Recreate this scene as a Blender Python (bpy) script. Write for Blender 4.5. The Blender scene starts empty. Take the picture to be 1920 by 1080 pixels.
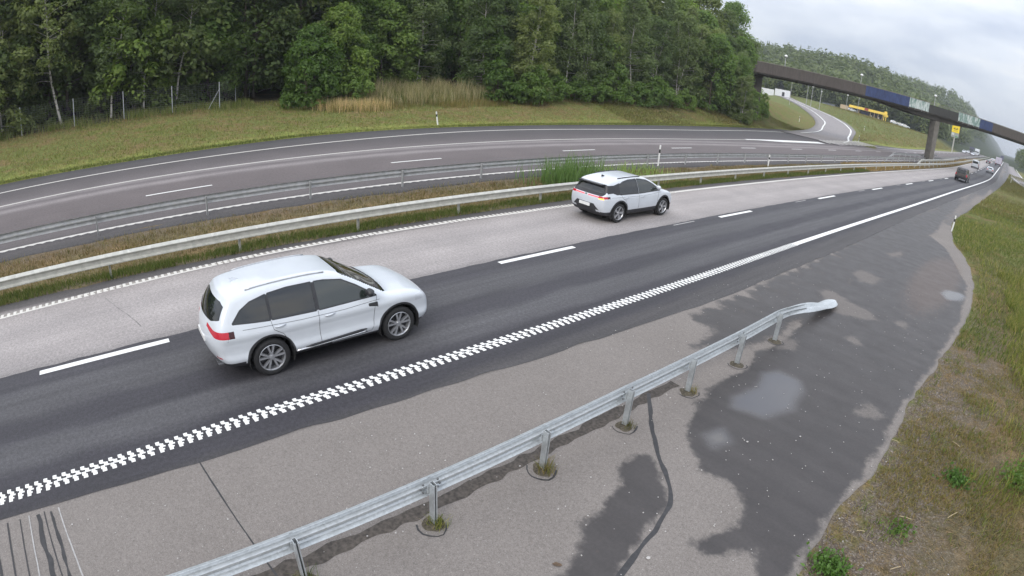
import bpy, bmesh, math, random
import numpy as np
from mathutils import Vector, Matrix

# ------------------------------------------------------------------ camera, sky, sun, exposure
SC = bpy.context.scene
COL = SC.collection
RNG = np.random.default_rng(7)
random.seed(7)

def look_axes(yaw, pitch, roll):
    f = np.array([-math.sin(yaw)*math.cos(pitch), math.cos(yaw)*math.cos(pitch), -math.sin(pitch)])
    r = np.cross(f, [0, 0, 1]); r /= np.linalg.norm(r); u = np.cross(r, f)
    c, s = math.cos(roll), math.sin(roll)
    return f, c*r+s*u, -s*r+c*u

cam_data = bpy.data.cameras.new('camera')
cam = bpy.data.objects.new('camera', cam_data); COL.objects.link(cam)
_f, _r, _u = look_axes(0.83215, 0.3946, 0.07464)
_m = Matrix.Identity(4)
for i in range(3):
    _m[i][0], _m[i][1], _m[i][2] = _r[i], _u[i], -_f[i]
_m[0][3], _m[1][3], _m[2][3] = 11.559, 0.0, 5.566
cam.matrix_world = _m
cam_data.type = 'PANO'                       # the roadside camera has a wide equidistant lens
cam_data.panorama_type = 'FISHEYE_LENS_POLYNOMIAL'
cam_data.sensor_width = 36.0; cam_data.sensor_fit = 'HORIZONTAL'
cam_data.fisheye_fov = math.radians(180)
cam_data.fisheye_polynomial_k0 = 0.0
cam_data.fisheye_polynomial_k1 = -(1920/36.0)/1071.63
cam_data.fisheye_polynomial_k2 = 0.0
cam_data.fisheye_polynomial_k3 = 0.0
cam_data.fisheye_polynomial_k4 = 0.0
cam_data.clip_start = 0.05; cam_data.clip_end = 6000
SC.camera = cam

SUN_EL, SUN_AZ = math.radians(38), math.radians(150)      # azimuth clockwise from +Y
w = bpy.data.worlds.new('World'); SC.world = w; w.use_nodes = True
nt = w.node_tree; nt.nodes.clear()
def wn(t, **k):
    n = nt.nodes.new(t)
    for a, b in k.items(): setattr(n, a, b)
    return n
sky = wn('ShaderNodeTexSky', sky_type='NISHITA', sun_disc=False)
sky.sun_elevation = SUN_EL; sky.sun_rotation = SUN_AZ; sky.dust_density = 2.0
bg1 = wn('ShaderNodeBackground'); bg1.inputs['Strength'].default_value = 0.10
bg2 = wn('ShaderNodeBackground')       # overcast: brightness rises evenly from the horizon to three times as much overhead
tc = wn('ShaderNodeTexCoord'); mp = wn('ShaderNodeMapping')
mp.inputs['Scale'].default_value = (1.0, 1.0, 3.2); mp.inputs['Location'].default_value = (0.35, 0.1, 0.0)
nz = wn('ShaderNodeTexNoise'); nz.inputs['Scale'].default_value = 2.3; nz.inputs['Detail'].default_value = 5; nz.inputs['Roughness'].default_value = 0.52
cr = wn('ShaderNodeValToRGB')
cr.color_ramp.elements[0].position = 0.38; cr.color_ramp.elements[0].color = (0.55, 0.61, 0.74, 1)
cr.color_ramp.elements[1].position = 0.62; cr.color_ramp.elements[1].color = (1.0, 0.99, 0.97, 1)
e_ = cr.color_ramp.elements.new(0.5); e_.color = (0.77, 0.815, 0.90, 1)
mx = wn('ShaderNodeMixShader'); mx.inputs[0].default_value = 0.88
out = wn('ShaderNodeOutputWorld')
nt.links.new(tc.outputs['Generated'], mp.inputs['Vector']); nt.links.new(mp.outputs[0], nz.inputs['Vector'])
nt.links.new(nz.outputs['Fac'], cr.inputs[0]); nt.links.new(cr.outputs[0], bg2.inputs['Color'])
sp_ = wn('ShaderNodeSeparateXYZ'); nt.links.new(tc.outputs['Generated'], sp_.inputs[0])
ma = wn('ShaderNodeMath', operation='MAXIMUM'); nt.links.new(sp_.outputs['Z'], ma.inputs[0]); ma.inputs[1].default_value = 0.0
mb_ = wn('ShaderNodeMath', operation='MULTIPLY_ADD'); nt.links.new(ma.outputs[0], mb_.inputs[0]); mb_.inputs[1].default_value = 1.60; mb_.inputs[2].default_value = 0.72
nt.links.new(mb_.outputs[0], bg2.inputs['Strength'])
nt.links.new(sky.outputs[0], bg1.inputs['Color'])
nt.links.new(bg1.outputs[0], mx.inputs[1]); nt.links.new(bg2.outputs[0], mx.inputs[2]); nt.links.new(mx.outputs[0], out.inputs[0])

sun_d = bpy.data.lights.new('sun', 'SUN'); sun_d.energy = 1.1; sun_d.angle = math.radians(22); sun_d.color = (1.0, 0.95, 0.88)
sun = bpy.data.objects.new('sun', sun_d); COL.objects.link(sun)
_d = Vector((math.sin(SUN_AZ)*math.cos(SUN_EL), math.cos(SUN_AZ)*math.cos(SUN_EL), math.sin(SUN_EL)))
sun.rotation_euler = _d.to_track_quat('Z', 'Y').to_euler(); sun.location = (30, -30, 60)

SC.view_settings.view_transform = 'Standard'; SC.view_settings.look = 'None'
SC.view_settings.exposure = 0.31; SC.view_settings.gamma = 1.0; SC.view_settings.use_curve_mapping = False
SC.render.engine = 'CYCLES'
SC.cycles.max_bounces = 6; SC.cycles.diffuse_bounces = 3; SC.cycles.glossy_bounces = 3; SC.cycles.transmission_bounces = 4
SC.cycles.transparent_max_bounces = 6; SC.cycles.volume_bounces = 0
SC.cycles.caustics_reflective = False; SC.cycles.caustics_refractive = False
SC.cycles.use_denoising = True

# ------------------------------------------------------------------ helpers
def tag(o, label=None, cat=None, group=None, kind=None):
    if label: o['label'] = label
    if cat: o['category'] = cat
    if group: o['group'] = group
    if kind: o['kind'] = kind
    return o

def link(o, parent=None):
    COL.objects.link(o)
    if parent is not None: o.parent = parent
    return o

def empty(name, loc=(0, 0, 0), rz=0.0, parent=None):
    o = bpy.data.objects.new(name, None); o.empty_display_size = 0.3
    link(o, parent); o.location = loc; o.rotation_euler = (0, 0, rz)
    return o

def new_mesh(name, verts, faces, mat=None, smooth=False):
    """verts (n,3); faces: list, or (m,k) int array"""
    me = bpy.data.meshes.new(name)
    verts = np.asarray(verts, np.float32)
    if isinstance(faces, np.ndarray):
        m, k = faces.shape
        me.vertices.add(len(verts)); me.vertices.foreach_set('co', verts.ravel())
        me.loops.add(m*k); me.loops.foreach_set('vertex_index', faces.astype(np.int32).ravel())
        me.polygons.add(m); me.polygons.foreach_set('loop_start', np.arange(0, m*k, k, dtype=np.int32))
        me.update(calc_edges=True)
    else:
        me.from_pydata(verts.tolist(), [], faces); me.update()
    if smooth: me.polygons.foreach_set('use_smooth', np.ones(len(me.polygons), bool))
    for mm in (mat if isinstance(mat, (list, tuple)) else [mat]):
        if mm is not None: me.materials.append(mm)
    return me

def obj(name, me, parent=None, loc=None, rz=None):
    o = bpy.data.objects.new(name, me); link(o, parent)
    if loc is not None: o.location = loc
    if rz is not None: o.rotation_euler = (0, 0, rz)
    return o

class MB:
    """collects simple shapes into one mesh"""
    def __init__(s): s.v = []; s.f = []
    def add(s, v, f):
        b = len(s.v); s.v += [tuple(map(float, p)) for p in v]; s.f += [tuple(i+b for i in q) for q in f]; return s
    def box(s, a, b, bev=0.0):
        x0, y0, z0 = a; x1, y1, z1 = b
        if bev <= 0:
            return s.add([(x0,y0,z0),(x1,y0,z0),(x1,y1,z0),(x0,y1,z0),(x0,y0,z1),(x1,y0,z1),(x1,y1,z1),(x0,y1,z1)],
                         [(0,3,2,1),(4,5,6,7),(0,1,5,4),(1,2,6,5),(2,3,7,6),(3,0,4,7)])
        c = bev
        lo = [(x0+c,y0,0),(x1-c,y0,0),(x1,y0+c,0),(x1,y1-c,0),(x1-c,y1,0),(x0+c,y1,0),(x0,y1-c,0),(x0,y0+c,0)]
        v = [(p[0],p[1],z) for z in (z0,z1) for p in lo]
        f = [tuple(range(7,-1,-1)), tuple(range(8,16))]+[(i,(i+1)%8,8+(i+1)%8,8+i) for i in range(8)]
        return s.add(v, f)
    def tube(s, pts, r, n=8, cap=True):
        pts = [np.asarray(p, float) for p in pts]; r = r if isinstance(r, (list, tuple, np.ndarray)) else [r]*len(pts)
        v = []; f = []
        for i, p in enumerate(pts):
            t = pts[min(i+1, len(pts)-1)]-pts[max(i-1, 0)]; t = t/(np.linalg.norm(t)+1e-12)
            a = np.cross(t, [0, 0, 1]) if abs(t[2]) < .95 else np.cross(t, [0, 1, 0])
            a /= np.linalg.norm(a); b = np.cross(t, a)
            for k in range(n):
                w_ = 2*math.pi*k/n; v.append(p+r[i]*(math.cos(w_)*a+math.sin(w_)*b))
        for i in range(len(pts)-1):
            for k in range(n):
                f.append((i*n+k, i*n+(k+1)%n, (i+1)*n+(k+1)%n, (i+1)*n+k))
        if cap: f.append(tuple(range(n-1, -1, -1))); f.append(tuple((len(pts)-1)*n+k for k in range(n)))
        return s.add(v, f)
    def lathe(s, prof, n=16, axis='z', c=(0, 0, 0)):
        v = []; f = []
        for (r, h) in prof:
            for k in range(n):
                a = 2*math.pi*k/n
                if axis == 'z': v.append((c[0]+r*math.cos(a), c[1]+r*math.sin(a), c[2]+h))
                else: v.append((c[0]+r*math.cos(a), c[1]+h, c[2]+r*math.sin(a)))
        for i in range(len(prof)-1):
            for k in range(n):
                f.append((i*n+k, i*n+(k+1)%n, (i+1)*n+(k+1)%n, (i+1)*n+k))
        return s.add(v, f)
    def prism(s, poly, z0, z1):
        n = len(poly)
        v = [(p[0], p[1], z) for z in (z0, z1) for p in poly]
        return s.add(v, [tuple(range(n-1, -1, -1)), tuple(range(n, 2*n))]+[(i, (i+1) % n, n+(i+1) % n, n+i) for i in range(n)])
    def mesh(s, name, mat, smooth=False):
        return new_mesh(name, np.array(s.v), s.f, mat, smooth)
    def build(s, name, mat, parent=None, loc=None, rz=None, smooth=False):
        return obj(name, s.mesh(name, mat, smooth), parent, loc, rz)

def sm(a, b, x):
    t = np.clip((np.asarray(x, float)-a)/(b-a), 0, 1); return t*t*(3-2*t)

def vnoise(x, y, seed=0):
    """cheap smooth value noise in -1..1"""
    x = np.asarray(x, float); y = np.asarray(y, float)
    xi = np.floor(x).astype(np.int64); yi = np.floor(y).astype(np.int64); xf = x-xi; yf = y-yi
    def h(a, b):
        n = (a*374761393+b*668265263+seed*974711) & 0xffffffff
        n = ((n ^ (n >> 13))*1274126177) & 0xffffffff
        return ((n ^ (n >> 16)) & 0xffff)/32767.5-1
    u = xf*xf*(3-2*xf); v = yf*yf*(3-2*yf)
    return (h(xi, yi)*(1-u)+h(xi+1, yi)*u)*(1-v)+(h(xi, yi+1)*(1-u)+h(xi+1, yi+1)*u)*v

def spl(xs, ys):
    xs = np.array(xs, float); ys = np.array(ys, float)
    d = np.gradient(ys, xs)
    def f(q):
        q = np.asarray(q, float); qc = np.clip(q, xs[0], xs[-1])
        i = np.clip(np.searchsorted(xs, qc)-1, 0, len(xs)-2)
        h = xs[i+1]-xs[i]; t = (qc-xs[i])/h
        return ((2*t**3-3*t**2+1)*ys[i]+(t**3-2*t**2+t)*h*d[i]+(-2*t**3+3*t**2)*ys[i+1]+(t**3-t**2)*h*d[i+1])
    return f

# ------------------------------------------------------------------ materials
class NM:
    def __init__(s, name):
        s.m = bpy.data.materials.new(name); s.m.use_nodes = True; s.t = s.m.node_tree
        s.b = s.t.nodes['Principled BSDF']; s.out = s.t.nodes['Material Output']
    def n(s, t, **k):
        x = s.t.nodes.new(t)
        for a, b in k.items(): setattr(x, a, b)
        return x
    def l(s, a, b): s.t.links.new(a, b)
    def val(s, sock, v):
        if isinstance(v, (int, float)): sock.default_value = v
        elif isinstance(v, (tuple, list)): sock.default_value = (*v, 1) if len(v) == 3 and len(sock.default_value) == 4 else v
        else: s.l(v, sock)
    def math(s, op, a, b=0.0, c=None):
        x = s.n('ShaderNodeMath', operation=op); s.val(x.inputs[0], a); s.val(x.inputs[1], b)
        if c is not None: s.val(x.inputs[2], c)
        return x.outputs[0]
    def mix(s, fac, a, b, bt='MIX'):
        x = s.n('ShaderNodeMix', data_type='RGBA', blend_type=bt); s.val(x.inputs['Factor'], fac)
        s.val(x.inputs['A'], a); s.val(x.inputs['B'], b); return x.outputs['Result']
    def noise(s, vec, scale, detail=4, rough=.55, dist=0.0):
        x = s.n('ShaderNodeTexNoise'); 
        if vec is not None: s.l(vec, x.inputs['Vector'])
        x.inputs['Scale'].default_value = scale; x.inputs['Detail'].default_value = detail; x.inputs['Roughness'].default_value = rough; x.inputs['Distortion'].default_value = dist
        return x.outputs['Fac']
    def ramp(s, fac, stops, interp='LINEAR'):
        x = s.n('ShaderNodeValToRGB'); s.val(x.inputs[0], fac); c = x.color_ramp; c.interpolation = interp
        while len(c.elements) > 1: c.elements.remove(c.elements[-1])
        for i, (p, v) in enumerate(stops):
            e = c.elements[0] if i == 0 else c.elements.new(p)
            e.position = p; v = (v, v, v) if isinstance(v, (int, float)) else v; e.color = (*v, 1)
        return x.outputs['Color']
    def rng(s, v, a, b, c, d):
        x = s.n('ShaderNodeMapRange', interpolation_type='SMOOTHSTEP'); s.val(x.inputs[0], v)
        for i, q in enumerate((a, b, c, d)): x.inputs[i+1].default_value = q
        return x.outputs[0]
    def vscale(s, vec, sc):
        x = s.n('ShaderNodeMapping'); s.l(vec, x.inputs['Vector']); x.inputs['Scale'].default_value = sc; return x.outputs[0]
    def obj(s): return s.n('ShaderNodeTexCoord').outputs['Object']
    def pos(s): return s.n('ShaderNodeNewGeometry').outputs['Position']
    def uv(s): return s.n('ShaderNodeTexCoord').outputs['UV']
    def attr(s, name): return s.n('ShaderNodeAttribute', attribute_name=name)
    def bump(s, h, strength=.3, dist=.01):
        x = s.n('ShaderNodeBump'); x.inputs['Strength'].default_value = strength; x.inputs['Distance'].default_value = dist
        s.l(h, x.inputs['Height']); s.l(x.outputs[0], s.b.inputs['Normal'])
    def set(s, color=None, rough=None, metal=None, spec=None):
        if color is not None: s.val(s.b.inputs['Base Color'], color)
        if rough is not None: s.val(s.b.inputs['Roughness'], rough)
        if metal is not None: s.val(s.b.inputs['Metallic'], metal)
        if spec is not None: s.val(s.b.inputs['Specular IOR Level'], spec)
        return s

M = {}
def simple(name, color, rough=.6, metal=0.0, spec=.5, var=.12, scale=6.0, coat=0.0):
    k = NM(name)
    nz = k.noise(k.obj(), scale, 5)
    c = k.mix(1.0, (*color, 1), k.ramp(nz, [(.25, 1-var*1.6), (.75, 1+var)]), 'MULTIPLY')
    k.set(c, rough, metal, spec)
    if coat: k.b.inputs['Coat Weight'].default_value = coat; k.b.inputs['Coat Roughness'].default_value = .04
    M[name] = k.m
    return k.m

def asphalt(name, stops, o0, o1, speck=.3, streak=.12, rough=.82, spec=.35, sc=70):
    """colour by lateral position across the carriageway (wheel tracks, old and new courses), aggregate speckle, stains"""
    k = NM(name); uv = k.uv(); sx = k.n('ShaderNodeSeparateXYZ'); k.l(uv, sx.inputs[0])
    wob = k.math('MULTIPLY', k.math('SUBTRACT', k.noise(k.vscale(uv, (1.2, .35, 1)), 1.6, 5), .5), .55)
    t = k.math('DIVIDE', k.math('SUBTRACT', k.math('ADD', sx.outputs[0], wob), o0), o1-o0)
    col = k.ramp(t, [((p-o0)/(o1-o0), c) for p, c in stops])
    st = k.noise(k.vscale(uv, (3.0, .12, 1)), 1.5, 5)
    col = k.mix(1, col, k.ramp(st, [(.2, 1-streak), (.8, 1+streak)]), 'MULTIPLY')
    lg = k.noise(uv, .45, 5, .6); col = k.mix(1, col, k.ramp(lg, [(.3, .88), (.7, 1.1)]), 'MULTIPLY')
    sp = k.noise(uv, sc, 2, .7); col = k.mix(1, col, k.ramp(sp, [(.3, 1-speck), (.7, 1+speck)]), 'MULTIPLY')
    sp2 = k.noise(uv, sc*.27, 2, .6); col = k.mix(1, col, k.ramp(sp2, [(.3, 1-speck*.6), (.7, 1+speck*.6)]), 'MULTIPLY')
    k.set(col, k.ramp(lg, [(.3, rough-.08), (.7, rough+.06)]), 0, spec); k.bump(sp, .25, .006)
    M[name] = k.m; return k.m

asphalt('light_asphalt', [(-4.6, (.085,.078,.076)), (-4.1, (.095,.086,.084)), (-3.75, (.27,.245,.232)), (-3.2, (.305,.278,.266)), (-2.4, (.275,.252,.243)), (-1.6, (.315,.288,.277)), (-.7, (.275,.252,.243)), (-.2, (.245,.228,.222))], -4.6, -.1, speck=.30, streak=.07, sc=50)
asphalt('dark_asphalt', [(-.2, (.044,.042,.048)), (.45, (.046,.044,.050)), (.80, (.070,.068,.072)), (1.5, (.066,.064,.068)), (1.85, (.038,.036,.042)), (2.3, (.040,.038,.044)), (2.6, (.072,.070,.074)), (3.1, (.066,.064,.068)), (3.40, (.036,.034,.040)), (4.2, (.033,.031,.036)), (4.5, (.055,.051,.052)), (5.3, (.06,.056,.056))], -.2, 5.4, speck=.38, streak=.26, rough=.70, spec=.42, sc=52)
asphalt('opposite_asphalt', [(-33, (.085,.080,.082)), (-23.5, (.078,.074,.076)), (-21.0, (.085,.077,.079)), (-19.0, (.105,.093,.094)), (-17.6, (.135,.12,.12)), (-17.0, (.225,.202,.20)), (-16.4, (.125,.11,.11)), (-15.7, (.235,.21,.207)), (-15.0, (.130,.112,.111)), (-13.4, (.125,.107,.106)), (-11.5, (.118,.102,.101)), (-9.0, (.105,.094,.094)), (-8.2, (.085,.08,.08))], -33, -8, speck=.22, streak=.06, sc=34)
asphalt('slip_asphalt', [(-8, (.22,.205,.205)), (0, (.25,.23,.228)), (8, (.23,.215,.213))], -8, 8, speck=.15, streak=.1, sc=20)

def shoulder_mat():
    k = NM('shoulder_asphalt'); uv = k.uv(); P = k.pos()
    wet = k.attr('wet').outputs['Fac']; pud = k.attr('pud').outputs['Fac']; lite = k.attr('lite').outputs['Fac']; rust = k.attr('rust').outputs['Fac']
    n1 = k.noise(P, 1.7, 7, .62); n2 = k.noise(P, 9.0, 5, .6)
    pert = k.math('ADD', k.math('MULTIPLY', k.math('SUBTRACT', n1, .5), .55), k.math('MULTIPLY', k.math('SUBTRACT', n2, .5), .20))
    wm = k.rng(k.math('ADD', wet, pert), -.07, .10, 0, 1)
    lm = k.rng(k.math('ADD', lite, k.math('MULTIPLY', pert, 1.6)), -.06, .22, 0, 1)
    wm = k.math('MULTIPLY', wm, k.math('SUBTRACT', 1.0, k.math('MULTIPLY', lm, .62)))
    pm = k.rng(k.math('ADD', pud, k.math('MULTIPLY', pert, .22)), -.16, .22, 0, 1)
    sp = k.noise(P, 60, 3, .75); sp2 = k.noise(P, 20, 3, .65); lg = k.noise(P, .55, 5, .6)
    dry = k.mix(lg, (.158,.141,.128), (.215,.193,.177))
    dry = k.mix(1, dry, k.ramp(sp, [(.3, .66), (.7, 1.3)]), 'MULTIPLY')
    dry = k.mix(1, dry, k.ramp(sp2, [(.3, .87), (.7, 1.12)]), 'MULTIPLY')
    peb = k.noise(P, 47, 1, .5); dry = k.mix(k.rng(peb, .72, .77, 0, .55), dry, (.42,.40,.385))
    wc = k.mix(k.noise(k.vscale(P, (.5, 2.2, 1)), 1.1, 6, .6), (.028,.025,.025), (.070,.063,.061))
    wc = k.mix(1, wc, k.ramp(sp2, [(.3, .9), (.7, 1.1)]), 'MULTIPLY')
    col = k.mix(wm, dry, wc)
    rn = k.rng(k.math('ADD', k.math('MULTIPLY', rust, .9), k.math('SUBTRACT', n2, .62)), 0, .25, 0, .3)
    col = k.mix(rn, col, (.15,.10,.075))
    col = k.mix(pm, col, (.070,.066,.066))
    rg = k.math('SUBTRACT', k.math('SUBTRACT', .85, k.math('MULTIPLY', wm, k.ramp(n1, [(.3, .34), (.7, .46)]))), k.math('MULTIPLY', pm, .40))
    rg = k.math('MAXIMUM', rg, .055)
    k.set(col, rg, 0, k.math('ADD', .32, k.math('MULTIPLY', pm, .5)))
    x = k.n('ShaderNodeBump'); x.inputs['Distance'].default_value = .006
    k.l(k.math('MULTIPLY', .3, k.math('SUBTRACT', 1.0, pm)), x.inputs['Strength']); k.l(sp, x.inputs['Height']); k.l(x.outputs[0], k.b.inputs['Normal'])
    M['shoulder_asphalt'] = k.m
shoulder_mat()

def paint_mat(name, c, wear=.5):
    k = NM(name); P = k.pos(); n = k.noise(P, 30, 5, .7); n2 = k.noise(P, 3.5, 4)
    f = k.rng(k.math('ADD', n, k.math('MULTIPLY', n2, .35)), .38, .62, 0, 1)
    col = k.mix(k.math('MULTIPLY', k.math('SUBTRACT', 1.0, f), wear), c, tuple(x*.42 for x in c))
    k.set(col, .55); M[name] = k.m
paint_mat('white_marking', (.74,.735,.705), .62)
paint_mat('worn_marking', (.60,.575,.53), .7)
simple('tar', (.028,.027,.029), .55, var=.3, scale=12)
simple('pale_groove', (.34,.33,.32), .8, var=.2, scale=12)

def zinc(name, c, rough, cell=26, sp=.2, metal=.55):
    k = NM(name); P = k.obj(); v = k.n('ShaderNodeTexVoronoi'); k.l(P, v.inputs['Vector']); v.inputs['Scale'].default_value = cell
    sx = k.n('ShaderNodeSeparateColor'); k.l(v.outputs['Color'], sx.inputs[0])
    col = k.mix(1, (*c, 1), k.ramp(sx.outputs[0], [(0, 1-sp), (1, 1+sp)]), 'MULTIPLY')
    n = k.noise(P, 4, 6, .65); col = k.mix(1, col, k.ramp(n, [(.3, .9), (.7, 1.06)]), 'MULTIPLY')
    k.set(col, k.ramp(sx.outputs[1], [(0, rough-.1), (1, rough+.1)]), metal); M[name] = k.m
zinc('galvanized', (.50,.53,.545), .40, 30, .09, .5)
zinc('aged_zinc', (.47,.465,.42), .55, 8, .1, .25)
zinc('dull_zinc', (.43,.435,.435), .5, 8, .10, .35)

def leaf_mat(name, cols, trans=.3, rough=.55, objvar=.38):
    """cols: list of base colours picked per leaf; whole plants also differ a little"""
    k = NM(name); g = k.n('ShaderNodeNewGeometry'); oi = k.n('ShaderNodeObjectInfo')
    col = k.ramp(g.outputs['Random Per Island'], [(i/max(1, len(cols)-1), c) for i, c in enumerate(cols)])
    col = k.mix(1, col, k.ramp(oi.outputs['Random'], [(0, (1-objvar, 1-objvar*.8, 1-objvar)), (.5, (1, 1, 1)), (1, (1+objvar*.9, 1+objvar*.55, 1+objvar*.2))]), 'MULTIPLY')
    k.set(col, rough, 0, .25)
    tr = k.n('ShaderNodeBsdfTranslucent'); k.l(k.mix(1, col, (1.15, 1.25, .7, 1), 'MULTIPLY'), tr.inputs['Color'])
    ms = k.n('ShaderNodeMixShader'); ms.inputs[0].default_value = trans
    k.l(k.b.outputs[0], ms.inputs[1]); k.l(tr.outputs[0], ms.inputs[2]); k.l(ms.outputs[0], k.out.inputs['Surface'])
    M[name] = k.m; return k.m
leaf_mat('leaf_broad', [(.098,.172,.041), (.144,.224,.057), (.201,.282,.083), (.117,.196,.048)], .52)
leaf_mat('leaf_birch', [(.125,.175,.072), (.174,.224,.096), (.218,.269,.123), (.141,.193,.078)], .54)
leaf_mat('leaf_dark', [(.086,.127,.044), (.122,.166,.057), (.161,.203,.075), (.099,.143,.049)], .5)
leaf_mat('leaf_far', [(.066,.100,.038), (.096,.136,.050), (.125,.168,.066), (.058,.088,.038)], .3)
leaf_mat('blade_green', [(.060,.098,.020), (.115,.160,.034), (.185,.210,.058), (.30,.27,.12), (.095,.145,.028), (.23,.22,.08)], .35)
leaf_mat('blade_mixed', [(.095,.120,.030), (.19,.165,.060), (.29,.225,.105), (.130,.155,.040), (.17,.115,.055), (.22,.215,.075)], .35)
leaf_mat('blade_heath', [(.15,.095,.045), (.23,.155,.07), (.11,.115,.035), (.29,.21,.095), (.18,.115,.055), (.13,.14,.04)], .3)
leaf_mat('blade_dry', [(.26,.18,.095), (.36,.265,.15), (.19,.135,.070), (.165,.155,.060), (.30,.21,.115)], .35)
leaf_mat('blade_reed', [(.130,.221,.065), (.195,.293,.098), (.260,.351,.143), (.156,.247,.078)], .4)
leaf_mat('blade_tan', [(.500,.388,.237), (.625,.500,.338), (.400,.338,.188), (.250,.256,.100), (.525,.425,.263)], .4)
leaf_mat('herb_green', [(.085,.165,.035), (.12,.215,.05), (.10,.18,.04)], .3)

def bark(name, c1, c2, sc):
    k = NM(name); P = k.obj(); n = k.noise(k.vscale(P, (1, 1, 3.0)), sc, 5, .6)
    k.set(k.mix(k.rng(n, .5, .64, 0, 1), (*c1, 1), (*c2, 1)), .85); M[name] = k.m
bark('bark_birch', (.50,.47,.43), (.10,.09,.08), 2.2)
bark('bark_brown', (.10,.08,.06), (.05,.042,.034), 5)

# ------------------------------------------------------------------ lay of the road
KA, KB = 0.00171, -0.00427e-3
def X0(Y):
    Y = np.asarray(Y, float); Yc = np.clip(Y, None, 130.0)
    return KA*Yc**2/2+KB*np.maximum(Yc, 0)**3
def ZL(Y): return .3*(1-sm(10, 65, Y))

LAY = spl([-30, 0, 5.85, 7.35, 9.38, 12.07, 15.3, 20.1, 26.1, 30.0, 33.5, 38.5, 55, 73.8, 110, 153, 420],
          [11.0, 11.0, 11.0, 10.94, 11.13, 11.06, 11.3, 11.6, 11.42, 10.8, 9.75, 8.95, 9.2, 9.95, 11.4, 12.4, 12.6])   # right edge of the paving
DARK_R = spl([-30, -3, 3, 7, 11.7, 19, 40, 420], [4.3, 4.31, 4.39, 4.64, 4.98, 5.2, 5.2, 4.8])
EDGE_R = spl([-30, -3.2, -.5, 2, 4.5, 7.8, 11.4, 21, 42, 72, 130, 420], [3.88, 3.86, 3.72, 3.62, 3.67, 3.73, 3.79, 3.83, 3.95, 3.75, 3.86, 3.86])
EDGE_L = spl([-30, -4, -1, 2, 4.5, 9, 14.7, 31, 60, 130, 420], [-3.6, -3.65, -3.8, -3.99, -4.08, -4.06, -3.9, -3.85, -4.1, -4.1, -4.1])
OP_EDGE = spl([-60, -6, 2.5, 16, 30, 60, 88, 96, 104, 125, 180, 420], [-24.5, -23.9, -23.7, -24.9, -25.2, -28.0, -30.6, -30.9, -26.0, -20.8, -18.6, -18.0])   # left edge of the opposite carriageway
OP_L1 = spl([-60, -5, 4, 15, 25, 40, 55, 79, 99], [-21.3, -21.0, -20.95, -21.5, -22.5, -23.1, -24.4, -27.2, -28.2])
OP_L2 = spl([-60, -2, 12, 25, 46, 60, 82, 130, 180, 420], [-17.2, -17.2, -17.3, -17.65, -18.3, -19.2, -19.8, -18.4, -17.0, -17.0])
OP_D = spl([-60, 25, 37, 50, 66, 420], [-13.45, -13.5, -13.8, -14.3, -14.5, -13.6])

def ribbon(name, oL, oR, ys, mat, zf=None, parent=None, nx=6, zoff=0.0, skirt=0.0, uvo=True):
    ys = np.asarray(ys, float)
    L = oL(ys) if callable(oL) else np.full(len(ys), float(oL)); R = oR(ys) if callable(oR) else np.full(len(ys), float(oR))
    u = np.linspace(0, 1, nx+1)
    O = L[:, None]*(1-u)+R[:, None]*u; Yg = np.repeat(ys[:, None], nx+1, 1)
    Z = (zf(Yg) if zf else np.zeros_like(Yg))+zoff
    X = O+X0(Yg)
    if skirt:
        O = np.concatenate([O[:, :1], O, O[:, -1:]], 1); X = np.concatenate([X[:, :1]-.02, X, X[:, -1:]+.02], 1); Yg = np.concatenate([Yg[:, :1], Yg, Yg[:, -1:]], 1)
        Z = np.concatenate([Z[:, :1]-skirt, Z, Z[:, -1:]-skirt], 1)
    n, m = X.shape
    V = np.stack([X, Yg, Z], -1).reshape(-1, 3)
    i = np.arange(n*m).reshape(n, m); F = np.stack([i[:-1, :-1], i[:-1, 1:], i[1:, 1:], i[1:, :-1]], -1).reshape(-1, 4)
    me = new_mesh(name, V, F, mat)
    uvl = me.uv_layers.new(name='UVMap'); UV = np.stack([O, Yg], -1).reshape(-1, 2)
    uvl.data.foreach_set('uv', UV[F.ravel()].astype(np.float32).ravel())
    return obj(name, me, parent)

YN = np.concatenate([np.arange(-14, 40, .5), np.arange(40, 130, 1.5), np.arange(130, 420, 8)])
YC = np.concatenate([np.arange(-14, 40, .25), np.arange(40, 120, 1)])

road = ribbon('road', -4.55, -.16, YN, M['light_asphalt'], zoff=.010, nx=8, skirt=.14)
tag(road, 'pale worn asphalt fast lane of the near carriageway', kind='structure')
rough_edge = lambda y: -.17+.03*vnoise(y*2.3, y*0, 3)+.015*vnoise(y*9, y*0, 4)
dark = ribbon('dark_lane', rough_edge, lambda y: DARK_R(y)+.05*vnoise(y*1.7, y*0, 5), np.concatenate([YC, np.arange(120, 420, 8)]), M['dark_asphalt'], zoff=.016, nx=8, parent=road)
tag(dark, 'dark new asphalt slow lane')

def sdpoly(px, py, poly):
    """signed distance, positive inside"""
    P = np.array(poly, float); Q = np.roll(P, -1, 0); d = np.full(px.shape, 1e9); ins = np.zeros(px.shape, bool)
    for (ax, ay), (bx, by) in zip(P, Q):
        ex, ey = bx-ax, by-ay; t = np.clip(((px-ax)*ex+(py-ay)*ey)/(ex*ex+ey*ey+1e-12), 0, 1)
        d = np.minimum(d, np.hypot(px-ax-t*ex, py-ay-t*ey))
        c = (ay > py) != (by > py); xx = ax+(py-ay)/(by-ay+1e-12)*ex; ins ^= c & (px < xx)
    return np.where(ins, d, -d)

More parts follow.
